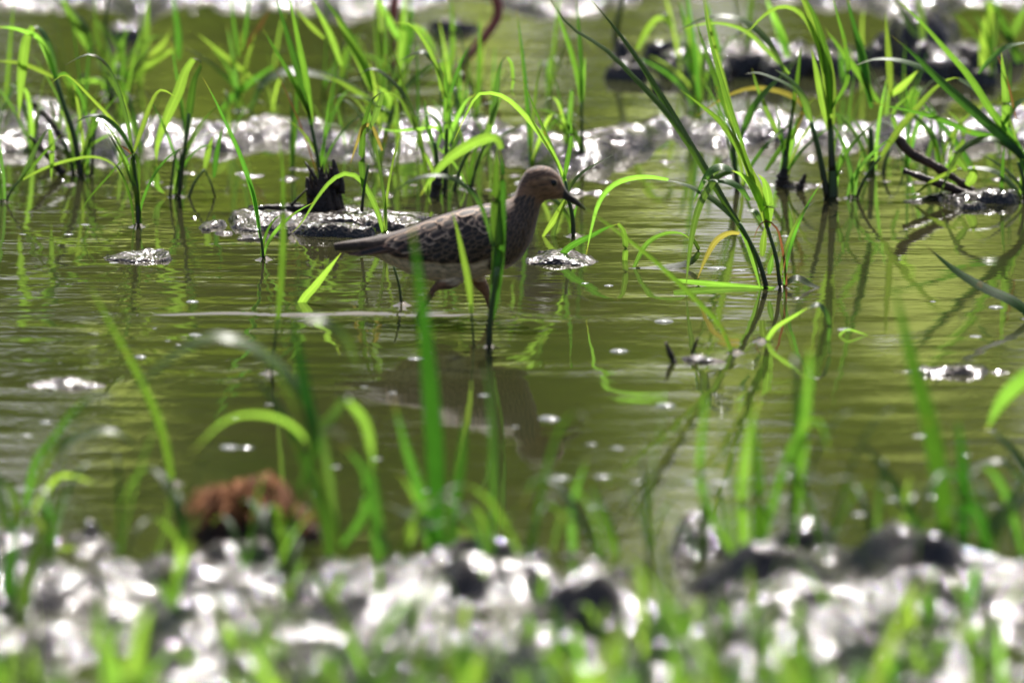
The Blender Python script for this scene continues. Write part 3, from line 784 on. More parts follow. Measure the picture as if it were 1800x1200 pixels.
plant(FG, 'blurred grass tuft beside the brown dead clump', (640, 985), [
    ('p', 16, [(690, 985), (660, 920), (645, 880)]), ('p', 12, [(770, 925), (720, 905), (680, 885)]), ('g', 30, [(665, 985), (662, 920), (655, 850), (650, 780)]), ('y', 14, [(720, 960), (735, 900), (720, 870)])])

# filler tufts: a few prototypes, copied
def proto_leaf(seed, h, out, w, droop):
    rr = random.Random(seed)
    n = 12
    V, F, UV = [], [], []
    for i in range(n):
        s = i / (n - 1)
        r = out * (s ** 1.6)
        z = h * (s - droop * s ** 3.2)
        ww = w * 0.5 * min(1, 0.5 + 2 * s) * (1 - max(0, (s - 0.3) / 0.7) ** 1.8) + 0.00008
        V += [(r, -ww, z), (r - 0.25 * ww, 0, z - 0.2 * ww), (r, ww, z)]
        UV += [(0, s), (0.5, s), (1, s)]
    for i in range(n - 1):
        a = i * 3
        F += [(a, a + 1, a + 4, a + 3), (a + 1, a + 2, a + 5, a + 4)]
    return mesh_from(V, F, 'leaf', UV)
proto_meshes = [proto_leaf(i, 0.06 + 0.012 * (i % 6), 0.012 + 0.011 * (i % 5), 0.006 + 0.0011 * (i % 4), 0.1 + 0.22 * (i % 4)) for i in range(14)]
for i, me in enumerate(proto_meshes):
    me.materials.append(M['y'] if i % 4 in (0, 1) else (M['p'] if i % 7 == 2 else M['g']))
thin_meshes = [proto_leaf(50 + i, 0.085 + 0.014 * (i % 5), 0.014 + 0.013 * (i % 4), 0.0036 + 0.0007 * (i % 3), 0.05 + 0.2 * (i % 4)) for i in range(12)]
for i, me in enumerate(thin_meshes):
    me.materials.append(M['y'] if i % 3 == 0 else (M['p'] if i % 5 == 2 else M['g']))
front_meshes = [proto_leaf(80 + i, 0.075 + 0.014 * (i % 5), 0.022 + 0.016 * (i % 4), 0.0030 + 0.0006 * (i % 3), 0.2 + 0.22 * (i % 4)) for i in range(12)]
for i, me in enumerate(front_meshes):
    me.materials.append(M['k'] if i % 3 == 0 else (M['p'] if i % 4 == 1 else M['g']))
def filler(root, scale, label, group, nl=5, cat='grass', meshes=None):
    g0 = ground(*root)
    for _ in range(4):
        g0 = ground(root[0], root[1], max(0.0, mud_z(g0.x, g0.y)))
    e = empty('grass_tuft', g0, label, cat, group)
    e.rotation_euler.z = rng.uniform(0, 6.28)
    e.scale = (scale,) * 3
    for k in range(nl):
        o = new_obj('leaf', rng.choice(meshes or proto_meshes), None, e)
        o.rotation_euler = (rng.uniform(-0.15, 0.15), rng.uniform(-0.1, 0.2), k * 2.4 + rng.uniform(-0.4, 0.4))
        s = rng.uniform(0.75, 1.15)
        o.scale = (s, s, s)
        o.location.z = -0.006
    return e
for i in range(228):
    px = rng.uniform(-60, 1860); py = 985 + 430 * rng.random() ** 0.8 if i < 152 else rng.uniform(1380, 1850)
    if py < 1060 and rng.random() < 0.7:
        continue
    zone = ('at the bottom left', 'left of the bottom centre', 'right of the bottom centre', 'at the bottom right')[max(0, min(3, int(px // 450)))]
    row = 'at the pool edge' if py < 1060 else ('midway down the near mud' if py < 1200 else ('at the front' if py < 1380 else 'rooted below the picture edge'))
    filler((px, py), rng.uniform(0.45, 0.9) if py < 1200 else (rng.uniform(0.8, 1.25) if py < 1380 else rng.uniform(1.3, 2.2)), 'blurred green grass tuft %s, %s' % (row, zone), 'front grass tufts ' + zone + ' ' + row, rng.choice((4, 5, 6, 7)))
for i in range(64):
    px = rng.choice((rng.uniform(-40, 520), rng.uniform(1180, 1840), rng.uniform(560, 1000))); py = rng.uniform(110, 300)
    zone = 'left of the stump' if px < 540 else ('behind the bird' if px < 1100 else 'on the right side')
    filler((px, py), rng.uniform(0.6, 1.2), 'small slightly blurred grass tuft on the glittering back mud bank ' + zone, 'grass tufts on the back mud bank ' + zone, rng.choice((2, 3, 4, 5)), meshes=thin_meshes)

for i, (px, py, sc) in enumerate([(90, 960, 1.5), (210, 975, 1.2), (330, 985, 1.6), (500, 1000, 1.7), (610, 985, 1.9), (700, 1000, 1.6), (860, 990, 1.5), (930, 1010, 1.8), (1060, 990, 1.6), (1140, 975, 1.7),
                                  (1230, 985, 1.9), (1385, 975, 1.9), (1450, 985, 1.6), (1540, 975, 1.8), (1600, 990, 1.6), (1745, 985, 1.9), (1800, 970, 1.7), (430, 1010, 1.5), (20, 975, 1.6), (1300, 1010, 1.6)]):
    zone = 'left of the dead clump' if px < 380 else ('between the dead clump and the bird reflection' if px < 800 else ('below the bird reflection' if px < 1200 else 'in front of the right pool'))
    filler((px, py), sc, 'tall thin blurred grass at the near shore ' + zone, 'tall thin near grass ' + zone, rng.choice((3, 4, 5)), meshes=front_meshes)

# meniscus humps where stems pierce the water (piece of the water surface)
def menisci():
    V, F = [], []
    for (x, y, s) in roots_for_meniscus:
        b0 = len(V); nr, na = 6, 14
        for i in range(nr):
            q = i / (nr - 1)
            r = (0.0018 + 0.010 * q * rng.uniform(0.95, 1.05)) * s
            z = 0.0034 * s * (1 - q) ** 2.2 - 0.0003 * q
            for k in range(na):
                a = 2 * math.pi * k / na
                V.append((x + r * math.cos(a) * 1.2, y + r * math.sin(a) * 1.5, z))
        for i in range(nr - 1):
            for k in range(na):
                F.append((b0 + i * na + k, b0 + i * na + (k + 1) % na, b0 + (i + 1) * na + (k + 1) % na, b0 + (i + 1) * na + k))
    o = new_obj('meniscus', mesh_from(V, F, 'meniscus'), M['water'], water)
    o['kind'] = 'stuff'
menisci()

# ------------------------------------------------------------------ the bird
def loft(stations, Y, nr=64, ns=28):
    """stations: (upper_px, lower_px, half_width_px); rings across the side profile"""
    k = mpp(Y)
    up = catmull([(a[0], a[1], w) for a, b, w in stations], nr)
    # keep upper and lower in step: resample both by station index
    def res(seq):
        n = len(seq)
        out = []
        for i in range(nr):
            t = i / (nr - 1) * (n - 1)
            j = min(int(t), n - 2); f = t - j
            p0, p1, p2, p3 = (Vector(seq[max(j - 1, 0)]), Vector(seq[j]), Vector(seq[j + 1]), Vector(seq[min(j + 2, n - 1)]))
            out.append(0.5 * ((2 * p1) + (p2 - p0) * f + (2 * p0 - 5 * p1 + 4 * p2 - p3) * f * f + (3 * p1 - p0 - 3 * p2 + p3) * f ** 3))
        return out
    U = res([(a[0], a[1], w) for a, b, w in stations])
    Lo = res([(b[0], b[1], w) for a, b, w in stations])
    V, F = [], []
    for u, l in zip(U, Lo):
        A = at_y(u.x, u.y, Y); B = at_y(l.x, l.y, Y)
        c = (A + B) / 2; v = (A - B) / 2; hw = max(u.z, 0.4) * k
        for q in range(ns):
            g = 2 * math.pi * q / ns
            cs, sn = math.cos(g), math.sin(g)
            V.append(c + v * cs + Vector((0, 1, 0)) * hw * (abs(sn) ** 0.9) * (1 if sn > 0 else -1))
    for i in range(nr - 1):
        for q in range(ns):
            F.append((i * ns + q, i * ns + (q + 1) % ns, (i + 1) * ns + (q + 1) % ns, (i + 1) * ns + q))
    F.append(tuple(reversed(range(ns)))); F.append(tuple((nr - 1) * ns + q for q in range(ns)))
    return V, F

def plumage_material():
    m, N, L, P = mat('plumage')
    at = N.new('ShaderNodeAttribute'); at.attribute_name = 'plume'
    pos = N.new('ShaderNodeTexCoord').outputs['Object']
    mp = N.new('ShaderNodeMapping'); L.new(pos, mp.inputs[0]); mp.inputs['Rotation'].default_value = (0, 0.5, 0); mp.inputs['Scale'].default_value = (0.45, 1, 1)
    n1 = noise(N, L, 330, 4, mp.outputs[0], 0.6)
    mr = N.new('ShaderNodeMapRange'); L.new(n1.outputs[0], mr.inputs[0]); mr.inputs[1].default_value = 0.3; mr.inputs[2].default_value = 0.7; mr.inputs[3].default_value = 0.4; mr.inputs[4].default_value = 1.5
    mu = N.new('ShaderNodeVectorMath'); mu.operation = 'SCALE'
    L.new(at.outputs['Color'], mu.inputs[0]); L.new(mr.outputs[0], mu.inputs['Scale'])
    L.new(mu.outputs[0], P.inputs['Base Color'])
    P.inputs['Roughness'].default_value = 0.75
    P.inputs['Sheen Weight'].default_value = 0.25
    b = N.new('ShaderNodeBump'); b.inputs['Strength'].default_value = 0.6; b.inputs['Distance'].default_value = 0.0015
    L.new(n1.outputs[0], b.inputs['Height']); L.new(b.outputs[0], P.inputs['Normal'])
    return m
M['plume'] = plumage_material()
def feather_material(name, dark, edge):
    m, N, L, P = mat(name)
    uv = N.new('ShaderNodeUVMap'); sep = N.new('ShaderNodeSeparateXYZ'); L.new(uv.outputs[0], sep.inputs[0])
    # distance from the fringe: uv.x stores 0 at centre, 1 at the edge
    nz = noise(N, L, 300, 2, geo_pos(N))
    ad = N.new('ShaderNodeMath'); ad.operation = 'MULTIPLY_ADD'; L.new(nz.outputs[0], ad.inputs[0]); ad.inputs[1].default_value = 0.3; L.new(sep.outputs[0], ad.inputs[2])
    r = ramp(N, L, ad.outputs[0], [(0.55, dark), (0.85, tuple(0.5 * (a + b) for a, b in zip(dark, edge))), (1.0, edge)])
    L.new(r.outputs[0], P.inputs['Base Color']); P.inputs['Roughness'].default_value = 0.6
    return m
M['feather'] = feather_material('feather_fringed', (0.028, 0.016, 0.011), (0.58, 0.39, 0.26))
M['breastf'] = feather_material('feather_breast', (0.045, 0.026, 0.016), (0.26, 0.165, 0.105))
M['covert'] = feather_material('feather_covert', (0.028, 0.017, 0.011), (0.22, 0.135, 0.08))
M['flight'] = feather_material('feather_flight', (0.02, 0.012, 0.009), (0.24, 0.12, 0.07))
M['eye'] = simple('eye_dark', (0.006, 0.005, 0.004), (0.012, 0.009, 0.007), 50, 0.08)
M['eyering'] = simple('eye_ring', (0.26, 0.19, 0.13), (0.34, 0.25, 0.17), 200, 0.8)

def finish_body(name, parts_vf, parent, origin, voxel):
    V, F = [], []
    for v, f in parts_vf:
        b0 = len(V)
        V += [p - origin for p in v]; F += [tuple(i + b0 for i in q) for q in f]
    me = mesh_from(V, F, name)
    o = new_obj(name, me, None, parent)
    md = o.modifiers.new('remesh', 'REMESH'); md.mode = 'VOXEL'; md.voxel_size = voxel; md.use_smooth_shade = True
    sm = o.modifiers.new('smooth', 'SMOOTH'); sm.factor = 0.5; sm.iterations = 2
    dg = bpy.context.evaluated_depsgraph_get()
    me2 = bpy.data.meshes.new_from_object(o.evaluated_get(dg))
    o.modifiers.clear()
    o.data = me2
    bpy.data.meshes.remove(me)
    return o
def smooth01(a, b, x):
    t = min(1, max(0, (x - a) / (b - a))); return t * t * (3 - 2 * t)
def mix3(a, b, t):
    return tuple(x * (1 - t) + y * t for x, y in zip(a, b))

def build_bird():
    org = ground(800, 556); Y = org.y; k = mpp(Y)
    e = empty('bird', org, 'brown mottled sandpiper wading to the right with a pointed dark bill', 'bird')
    st = [((586, 428), (588, 440), 5), ((612, 423), (612, 443), 11), ((650, 417), (650, 448), 19), ((690, 408), (688, 466), 30), ((728, 396), (722, 482), 43),
          ((768, 381), (764, 494), 54), ((810, 368), (808, 494), 60), ((850, 359), (856, 484), 61), ((884, 353), (896, 469), 57), ((901, 346), (926, 440), 48),
          ((908, 333), (940, 406), 37), ((913, 320), (947, 377), 29), ((919, 308), (952, 359), 25), ((930, 296), (961, 352), 26), ((951, 291), (972, 351), 25),
          ((970, 296), (980, 350), 21), ((984, 309), (986, 349.5), 15), ((992, 327), (991, 350), 9), ((999, 338), (996, 352.5), 6), ((1012, 348.5), (1007, 358), 4), ((1031, 366), (1028, 370), 2.2)]
    body = loft(st, Y)
    parts = [body]
    def leg(pts, radii, toes):
        P = []
        for (x, y, dy) in pts:
            P.append(at_y(x, y, Y + dy))
        n = 16
        PP = catmull(P, n)
        rad = [np.interp(i / (n - 1), np.linspace(0, 1, len(radii)), radii) * k for i in range(n)]
        parts.append(tube_data(PP, rad, 8))
        foot = PP[-1]
        for dx, dy in toes:
            parts.append(tube_data([foot, foot + Vector((dx * 0.5, dy * 0.5, -0.0015)), foot + Vector((dx, dy, -0.003))], [2.4 * k, 2.0 * k, 1.2 * k], 6))
    leg([(812, 478, -0.012), (792, 496, -0.013), (765, 505, -0.013), (754, 524, -0.013), (738, 550, -0.013), (722, 590, -0.013)], [16, 12, 5.5, 4.6, 4.2, 3.6], [(0.022, -0.008), (0.026, 0.0), (0.022, 0.009), (-0.009, 0)])
    leg([(836, 476, 0.014), (842, 494, 0.015), (853, 511, 0.015), (860, 532, 0.015), (866, 558, 0.015), (872, 598, 0.015)], [17, 12, 6, 5, 4.4, 3.8], [(0.022, -0.008), (0.026, 0.0), (0.022, 0.009), (-0.009, 0)])
    o = finish_body('body', parts, e, org, 0.00075)
    me = o.data
    me.materials.append(M['plume'])
    n = len(me.vertices)
    co = np.empty(n * 3); me.vertices.foreach_get('co', co); co = co.reshape(-1, 3)
    px, py = to_px(co[:, 0] + org.x, np.full(n, Y), co[:, 2] + org.z)
    white = np.array((0.66, 0.56, 0.46)); breast = np.array((0.14, 0.092, 0.064)); brown = np.array((0.055, 0.035, 0.026)); face = np.array((0.24, 0.14, 0.082)); crown = np.array((0.15, 0.09, 0.062))
    billc = np.array((0.03, 0.024, 0.02)); legc = np.array((0.22, 0.12, 0.07)); dark = np.array((0.03, 0.02, 0.015))
    rr = np.random.default_rng(3)
    C = np.tile(brown, (n, 1))
    def blend(c, w):
        C[:] = C * (1 - w[:, None]) + c * w[:, None]
    wing_low = np.interp(px, [585, 700, 770, 820, 884, 905], [436, 441, 452, 456, 442, 420])
    blend(white, sstep(-3, 5, py - wing_low))
    blend(breast, sstep(868, 905, px) * sstep(490, 455, py))
    blend(white, sstep(455, 475, py) * sstep(930, 870, px))
    spots = np.sin(px * 0.75 + 2 * np.sin(py * 0.33)) * np.sin(py * 0.62 + 1.5 * np.sin(px * 0.41) + co[:, 1] * 700)
    blend(brown, 0.65 * sstep(0.35, 0.7, spots) * sstep(875, 905, px) * sstep(455, 430, py) * sstep(350, 372, py))
    blend(face, sstep(366, 345, py) * sstep(900, 920, px))
    blend(crown, sstep(0, -7, py - np.interp(px, [900, 930, 960, 985], [345, 318, 309, 314])) * sstep(900, 908, px))
    streak = np.sin((py + 0.35 * px) * 1.4 + co[:, 1] * 900)
    blend(dark, 0.8 * sstep(0.1, 0.7, streak) * sstep(0, -7, py - np.interp(px, [900, 930, 960, 985], [350, 318, 309, 312])) * sstep(900, 908, px))
    blend(dark, 0.4 * sstep(4, 0, np.abs(py - 330 + 0.2 * (px - 985))) * sstep(975, 983, px))
    blend(np.array((0.42, 0.29, 0.19)), 0.8 * sstep(3.2, 1.0, np.abs(py - 310.5 - 0.25 * (px - 965) * (px > 965))) * sstep(945, 955, px) * sstep(990, 984, px))
    blend(dark, 0.55 * sstep(3.0, 0.8, np.abs(py - 321 + 0.12 * (px - 960))) * sstep(938, 950, px) * sstep(970, 962, px))
    blend(billc, sstep(0, 3, (px - 988) + 0.25 * (py - 338)) * sstep(985, 990, px))
    blend(legc, sstep(495, 499, py))
    blend(legc, sstep(488, 493, py) * sstep(800, 780, px) * sstep(740, 750, px) * sstep(0.004, -0.004, co[:, 1]))
    blend(dark * 0.6, sstep(640, 600, px) * sstep(434, 437, py) * sstep(442, 439.5, py))
    C *= np.array((1.2, 1.02, 0.8))
    ca = me.attributes.new('plume', 'FLOAT_COLOR', 'POINT')
    ca.data.foreach_set('color', np.concatenate([C, np.ones((n, 1))], 1).astype(np.float32).ravel())
    # feathers laid over back and wing, both sides
    bvh = BVHTree.FromPolygons([v.co.copy() for v in me.vertices], [tuple(p.vertices) for p in me.polygons])
    def feather_mesh(L_, W_, curl):
        V, F, UV = [], [], []
        n_ = 7
        for i in range(n_):
            s = i / (n_ - 1)
            w = W_ * 0.5 * (math.sin(math.pi * min(1, 0.12 + 0.62 * s)) if s < 0.8 else math.sin(math.pi * (0.12 + 0.62 * 0.8)) * math.sqrt(max(0, 1 - ((s - 0.8) / 0.2) ** 2)))
            w = max(w, W_ * 0.03)
            z = 0.0011 * s - curl * s * s
            eg = max(0, (s - 0.72) / 0.28)
            for q, f in ((-1, 1.0), (-0.55, 0.5), (0, 0.0), (0.55, 0.5), (1, 1.0)):
                V.append((L_ * s, w * q, z - 0.12 * w * q * q)); UV.append((max(f, eg), s))
        for i in range(n_ - 1):
            for q in range(4):
                a = i * 5 + q
                F.append((a, a + 1, a + 6, a + 5))
        return mesh_from(V, F, 'feather', UV)
    short = [feather_mesh(26 * k, 18 * k, 0.0008), feather_mesh(31 * k, 18 * k, 0.0009)]
    cov = [feather_mesh(36 * k, 13 * k, 0.0009)]
    cov[0].materials.append(M['covert'])
    longf = [feather_mesh(78 * k, 15 * k, 0.0012), feather_mesh(105 * k, 13 * k, 0.0012)]
    for m_ in short: m_.materials.append(M['feather'])
    for m_ in longf: m_.materials.append(M['flight'])
    tert = feather_mesh(70 * k, 17 * k, 0.0012); tert.materials.append(M['feather'])
    def put(mesh, x, y, ang, side, lift=0.0006, sc=1.0):
        p = at_y(x, y, Y) - org
        d = Vector((0, 1, 0)) if side < 0 else Vector((0, -1, 0))
        hit, nrm, _, _ = bvh.ray_cast(p - d * 0.1, d)
        if hit is None:
            return
        if nrm.dot(d) > 0:
            nrm = -nrm
        t = Vector((-math.cos(ang), 0, -math.sin(ang)))
        t = (t - nrm * t.dot(nrm)).normalized()
        b = nrm.cross(t)
        f = new_obj('feather', mesh, None, e)
        mx = Matrix((t, b, nrm)).transposed().to_4x4()
        mx.translation = hit + nrm * lift
        f.matrix_local = mx @ Matrix.Scale(sc, 4)
    for side in (-1, 1):
        # long tertials and primaries first, then coverts and scapulars overlapping towards the head
        for (x, y, a, w) in [(700, 436, 0.02, 1), (712, 428, 0.08, 1), (720, 420, 0.13, 1), (735, 412, 0.2, 0), (745, 404, 0.26, 0), (760, 440, 0.03, 0), (770, 430, 0.06, 0), (775, 418, 0.12, 0), (790, 446, 0.0, 0)]:
            put(longf[w], x, y, a, side, 0.0008)
        for (x, y, a) in [(742, 402, 0.2), (752, 412, 0.16), (764, 424, 0.1), (758, 396, 0.26)]:
            put(tert, x, y, a, side, 0.0014)
        row = 0
        x = 742
        while x < 902:
            top = np.interp(x, [740, 770, 809, 860, 900], [394, 383, 371, 360, 356]); low = np.interp(x, [740, 770, 820, 884, 905], [440, 448, 452, 438, 405])
            nn = int((low - top) / 10.5) + 1
            for j in range(nn):
                y = top + (j + (0.5 if row % 2 else 0.1)) * (low - top) / nn
                upper = y < top + 26
                put(rng.choice(short if upper else cov), x + rng.uniform(-2, 2), max(y, top + 2.5) + rng.uniform(-1.5, 1.5), 0.2 + 0.35 * (1 - j / nn) + rng.uniform(-0.15, 0.15), side, 0.0011, rng.uniform(1.05, 1.4) if upper else rng.uniform(0.8, 1.05))
            x += 12.5; row += 1
    # small body feathers on neck and breast
    small = [feather_mesh(15 * k, 8 * k, 0.0004), feather_mesh(18 * k, 9 * k, 0.0005)]
    for m_ in small: m_.materials.append(M['breastf'])
    for side in (-1, 1):
        y = 452.0
        while y > 338:
            x0_ = np.interp(y, [338, 360, 400, 452], [913, 906, 896, 862]); x1_ = np.interp(y, [338, 360, 380, 408, 440, 452], [942, 944, 938, 930, 914, 900])
            x = x0_ + rng.uniform(0, 6)
            while x < x1_:
                put(rng.choice(small), x, y + rng.uniform(-2, 2), rng.uniform(0.75, 1.15), side, 0.0004, rng.uniform(0.8, 1.15))
                x += rng.uniform(6.5, 9)
            y -= 6.5
    # eyes
    for side in (-1, 1):
        p = at_y(972.5, 319, Y) - org
        d = Vector((0, 1, 0)) if side < 0 else Vector((0, -1, 0))
        hit, nrm, _, _ = bvh.ray_cast(p - d * 0.1, d)
        if hit is None: continue
        bm = bmesh.new(); bmesh.ops.create_uvsphere(bm, u_segments=16, v_segments=10, radius=6.4 * k)
        me_ = bpy.data.meshes.new('eye'); bm.to_mesh(me_); bm.free()
        me_.polygons.foreach_set('use_smooth', [True] * len(me_.polygons))
        eo = new_obj('eye', me_, M['eye'], e); eo.location = hit + d * 3.2 * k
        V, F = [], []
        pts = [Vector((math.cos(a) * 6.8 * k, 0, math.sin(a) * 6.2 * k)) for a in np.linspace(0, 2 * math.pi, 17)]
        tube_data(pts, [1.1 * k] * 17, 5, V, F, cap=False)
        ro = new_obj('eye_ring', mesh_from(V, F, 'eye_ring'), M['eyering'], eo); ro.location = -d * 2.4 * k
    return e
build_bird()

def build_red_legged_wader():
    org = ground(808, 122); Y = org.y; k = mpp(Y)
    e = empty('wading_bird', org, 'wading bird of which only the blurred red legs show at the top edge', 'bird')
    parts = []
    # body above the picture: brown wader facing right
    st = [((600, -150), (602, -142), 4), ((650, -166), (650, -138), 20), ((715, -190), (715, -120), 44), ((790, -204), (790, -104), 56), ((860, -208), (876, -112), 52),
          ((900, -222), (932, -158), 34), ((912, -254), (946, -216), 22), ((920, -284), (952, -252), 20), ((936, -304), (968, -258), 23), ((964, -306), (976, -260), 20), ((984, -292), (985, -268), 9), ((998, -285), (998, -275), 4.5), ((1064, -268), (1063, -264), 2)]
    parts.append(loft(st, Y + 0.03, 56, 24))
    def leg(pts, radii, dy):
        P = [at_y(x, y, Y + dy) for x, y in pts]
        PP = catmull(P, 18)
        rad = [np.interp(i / 17, np.linspace(0, 1, len(radii)), radii) * k for i in range(18)]
        parts.append(tube_data(PP, rad, 8))
    leg([(808, -125), (832, -85), (862, -24), (876, 14), (870, 40), (840, 80), (806, 124), (790, 160)], [22, 13, 9, 10, 9, 8, 7.5, 6], 0.0)
    leg([(770, -125), (748, -90), (710, -36), (694, 0), (692, 60), (690, 118), (688, 160)], [22, 10, 8, 9.5, 7.5, 7, 6], 0.06)
    o = finish_body('body', parts, e, org, 0.0016)
    m, N, L, P = mat('wader_plumage')
    at = N.new('ShaderNodeAttribute'); at.attribute_name = 'plume'
    n1 = noise(N, L, 120, 3, N.new('ShaderNodeTexCoord').outputs['Object'])
    mx = N.new('ShaderNodeMix'); mx.data_type = 'RGBA'; mx.blend_type = 'MULTIPLY'; mx.inputs[0].default_value = 0.3
    L.new(at.outputs['Color'], mx.inputs[6]); L.new(n1.outputs[1], mx.inputs[7]); L.new(mx.outputs[2], P.inputs['Base Color']); P.inputs['Roughness'].default_value = 0.5
    me = o.data; me.materials.append(m)
    n = len(me.vertices); co = np.empty(n * 3); me.vertices.foreach_get('co', co); co = co.reshape(-1, 3)
    px, py = to_px(co[:, 0] + org.x, np.full(n, Y), co[:, 2] + org.z)
    C = np.tile(np.array((0.13, 0.105, 0.085)), (n, 1))
    w = (sstep(-150, -125, py) * sstep(900, 860, px))[:, None]; C = C * (1 - w) + np.array((0.3, 0.26, 0.22)) * w
    w = sstep(-100, -80, py)[:, None]; C = C * (1 - w) + np.array((0.55, 0.15, 0.12)) * w
    w = sstep(984, 990, px)[:, None]; C = C * (1 - w) + np.array((0.03, 0.02, 0.018)) * w
    ca = me.attributes.new('plume', 'FLOAT_COLOR', 'POINT')
    ca.data.foreach_set('color', np.concatenate([C, np.ones((n, 1))], 1).astype(np.float32).ravel())
build_red_legged_wader()

# ------------------------------------------------------------------ stump, sticks, dead clump, twigs
def stump():
    g0 = ground(574, 366, 0.006); Y = g0.y; k = mpp(Y)
    e = empty('rotten_stump', g0, 'black rotten stump with a jagged top on the glittering mud islet', 'stump')
    rr = random.Random(8)
    na, nh = 30, 16
    V, F = [], []
    tops = [72 + 8 * math.sin(3 * a) + rr.uniform(-12, 10) for a in np.linspace(0, 6.28, na, endpoint=False)]
    ridge = [rr.uniform(-3.5, 3.5) for _ in range(na)]
    for i in range(nh):
        s = i / (nh - 1)
        for q in range(na):
            a = 2 * math.pi * q / na
            r = (34 - 12 * s) + ridge[q] * (0.6 + 0.6 * s) + rr.uniform(-0.8, 0.8)
            lean = -9 * s
            V.append(Vector(((r * math.cos(a) + lean) * k, r * 0.8 * math.sin(a) * k, (s * tops[q] * (1.0 if math.cos(a) > -0.3 else 0.72) - 8) * k)))
    for i in range(nh - 1):
        for q in range(na):
            F.append((i * na + q, i * na + (q + 1) % na, (i + 1) * na + (q + 1) % na, (i + 1) * na + q))
    c = len(V); V.append(Vector((-9 * k, 0, 38 * k)))
    for q in range(na):
        F.append(((nh - 1) * na + q, (nh - 1) * na + (q + 1) % na, c))
    new_obj('trunk', mesh_from(V, F, 'trunk', smooth=False), M['rot'], e)
    for pts, w in [([(563, 332), (550, 306), (536, 284)], [5, 4, 1.5]), ([(592, 330), (590, 305), (586, 280)], [9, 7, 3]), ([(546, 345), (541, 325), (540, 312)], [8, 6, 3]), ([(600, 340), (601, 320), (598, 305)], [7, 5, 2])]:
        P = catmull([at_y(x, y, Y - 0.008) - g0 for x, y in pts], 6)
        vf = tube_data(P, [np.interp(i / 5, [0, 0.5, 1], w) * k for i in range(6)], 6)
        new_obj('splinter', mesh_from(*vf, 'splinter'), M['rot'], e)
    for q in range(11):
        a = rr.uniform(2.6, 6.8); rad_ = rr.uniform(24, 34)
        b_ = Vector((rad_ * math.cos(a), rad_ * 0.8 * math.sin(a), -6)) * k
        t_ = Vector((rad_ * 0.72 * math.cos(a) - 8 + rr.uniform(-5, 5), rad_ * 0.6 * math.sin(a), rr.uniform(45, 86))) * k
        Pq = catmull([b_, (b_ + t_) / 2 + Vector((rr.uniform(-2, 2), 0, 0)) * k, t_], 6)
        new_obj('splinter', mesh_from(*tube_data(Pq, [w_ * k for w_ in (5, 4.6, 4.2, 3.6, 2.8, 0.8)], 6), 'splinter'), M['rot'], e)
    P = catmull([at_y(x, y, Y - 0.02) - g0 for x, y in [(545, 366), (505, 366), (470, 364), (440, 370)]], 8)
    new_obj('root', mesh_from(*tube_data(P, [6 * k, 6 * k, 6 * k, 5 * k, 5 * k, 4 * k, 4 * k, 2 * k], 7), 'root'), M['rot'], e)
    P = catmull([at_y(x, y, Y - 0.02) - g0 for x, y in [(510, 364), (522, 350), (540, 332)]], 6)
    new_obj('root', mesh_from(*tube_data(P, [3 * k, 2.6 * k, 2.2 * k, 2 * k, 1.6 * k, 1 * k], 6), 'root'), M['rot'], e)
stump()
def stick(label, pts, radii, root, m='stick', name='stick', cat='stick', bumpy=0.25):
    g0 = ground(*root); Y = g0.y; k = mpp(Y)
    rr = random.Random(int(pts[0][0]))
    n = 16
    P = catmull([at_y(p[0], p[1], Y + (p[2] if len(p) > 2 else 0)) for p in pts], n)
    V, F = tube_data([p - g0 for p in P], [np.interp(i / (n - 1), np.linspace(0, 1, len(radii)), radii) * k * rr.uniform(1 - bumpy, 1 + bumpy) for i in range(n)], 9)
    V = [v + Vector((rr.uniform(-1, 1), rr.uniform(-1, 1), rr.uniform(-1, 1))) * k * 0.8 for v in V]
    o = new_obj(name, mesh_from(V, F, name), M[m])
    o.location = g0
    return tag(o, label, cat)
stick('longer upper brown stick leaning out of the mud at upper right', [(1576, 240), (1600, 268), (1640, 290), (1682, 316), (1722, 346)], [7, 9, 9, 8, 7, 6], (1710, 345))
stick('lower reddish brown stick lying in the water at upper right', [(1588, 300), (1610, 308), (1650, 322), (1700, 340), (1750, 352)], [5, 7, 7.5, 7, 6], (1700, 350))
stick('dark waterlogged wood chunk under the two fallen sticks', [(1676, 350), (1700, 348), (1730, 350), (1756, 354)], [7, 10, 10, 6], (1710, 356), 'rot', 'wood_chunk', 'wood')
stick('small black twig poking up from the islet in the right water', [(1186, 640), (1178, 622), (1170, 602)], [6, 5, 2.5], (1184, 636), 'rot', 'twig', 'twig')
stick('tiny black twig tip at the right end of the same small islet', [(1216, 622), (1222, 606), (1226, 594)], [4, 3, 1.5], (1216, 624), 'rot', 'twig', 'twig')
stick('dark stem leaning across the mud at far left behind the leaning plant', [(112, 306), (96, 288), (72, 262), (52, 240)], [7, 6, 4, 3], (112, 308), 'rot', 'stick', 'stick')
stick('dark slanting stem in the back mud bank at upper left', [(110, 245), (85, 210), (62, 185), (48, 168)], [6, 6, 5, 3], (108, 256), 'rot', 'stick', 'stick')
stick('dark blackened stub at the foot of the grass behind the back of the bird', [(762, 352), (766, 332), (772, 310), (776, 296)], [11, 10, 8, 4], (766, 345), 'rot', 'plant_stub', 'stub')
stick('black stub beside the yellow leaved plant at right', [(1376, 330), (1376, 312), (1380, 296)], [15, 12, 6], (1376, 326), 'rot', 'plant_stub', 'stub')
stick('small black stub leaning in the water left of the thick dark plant', [(1404, 334), (1410, 320), (1416, 306)], [8, 6, 3], (1404, 334), 'rot', 'plant_stub', 'stub')

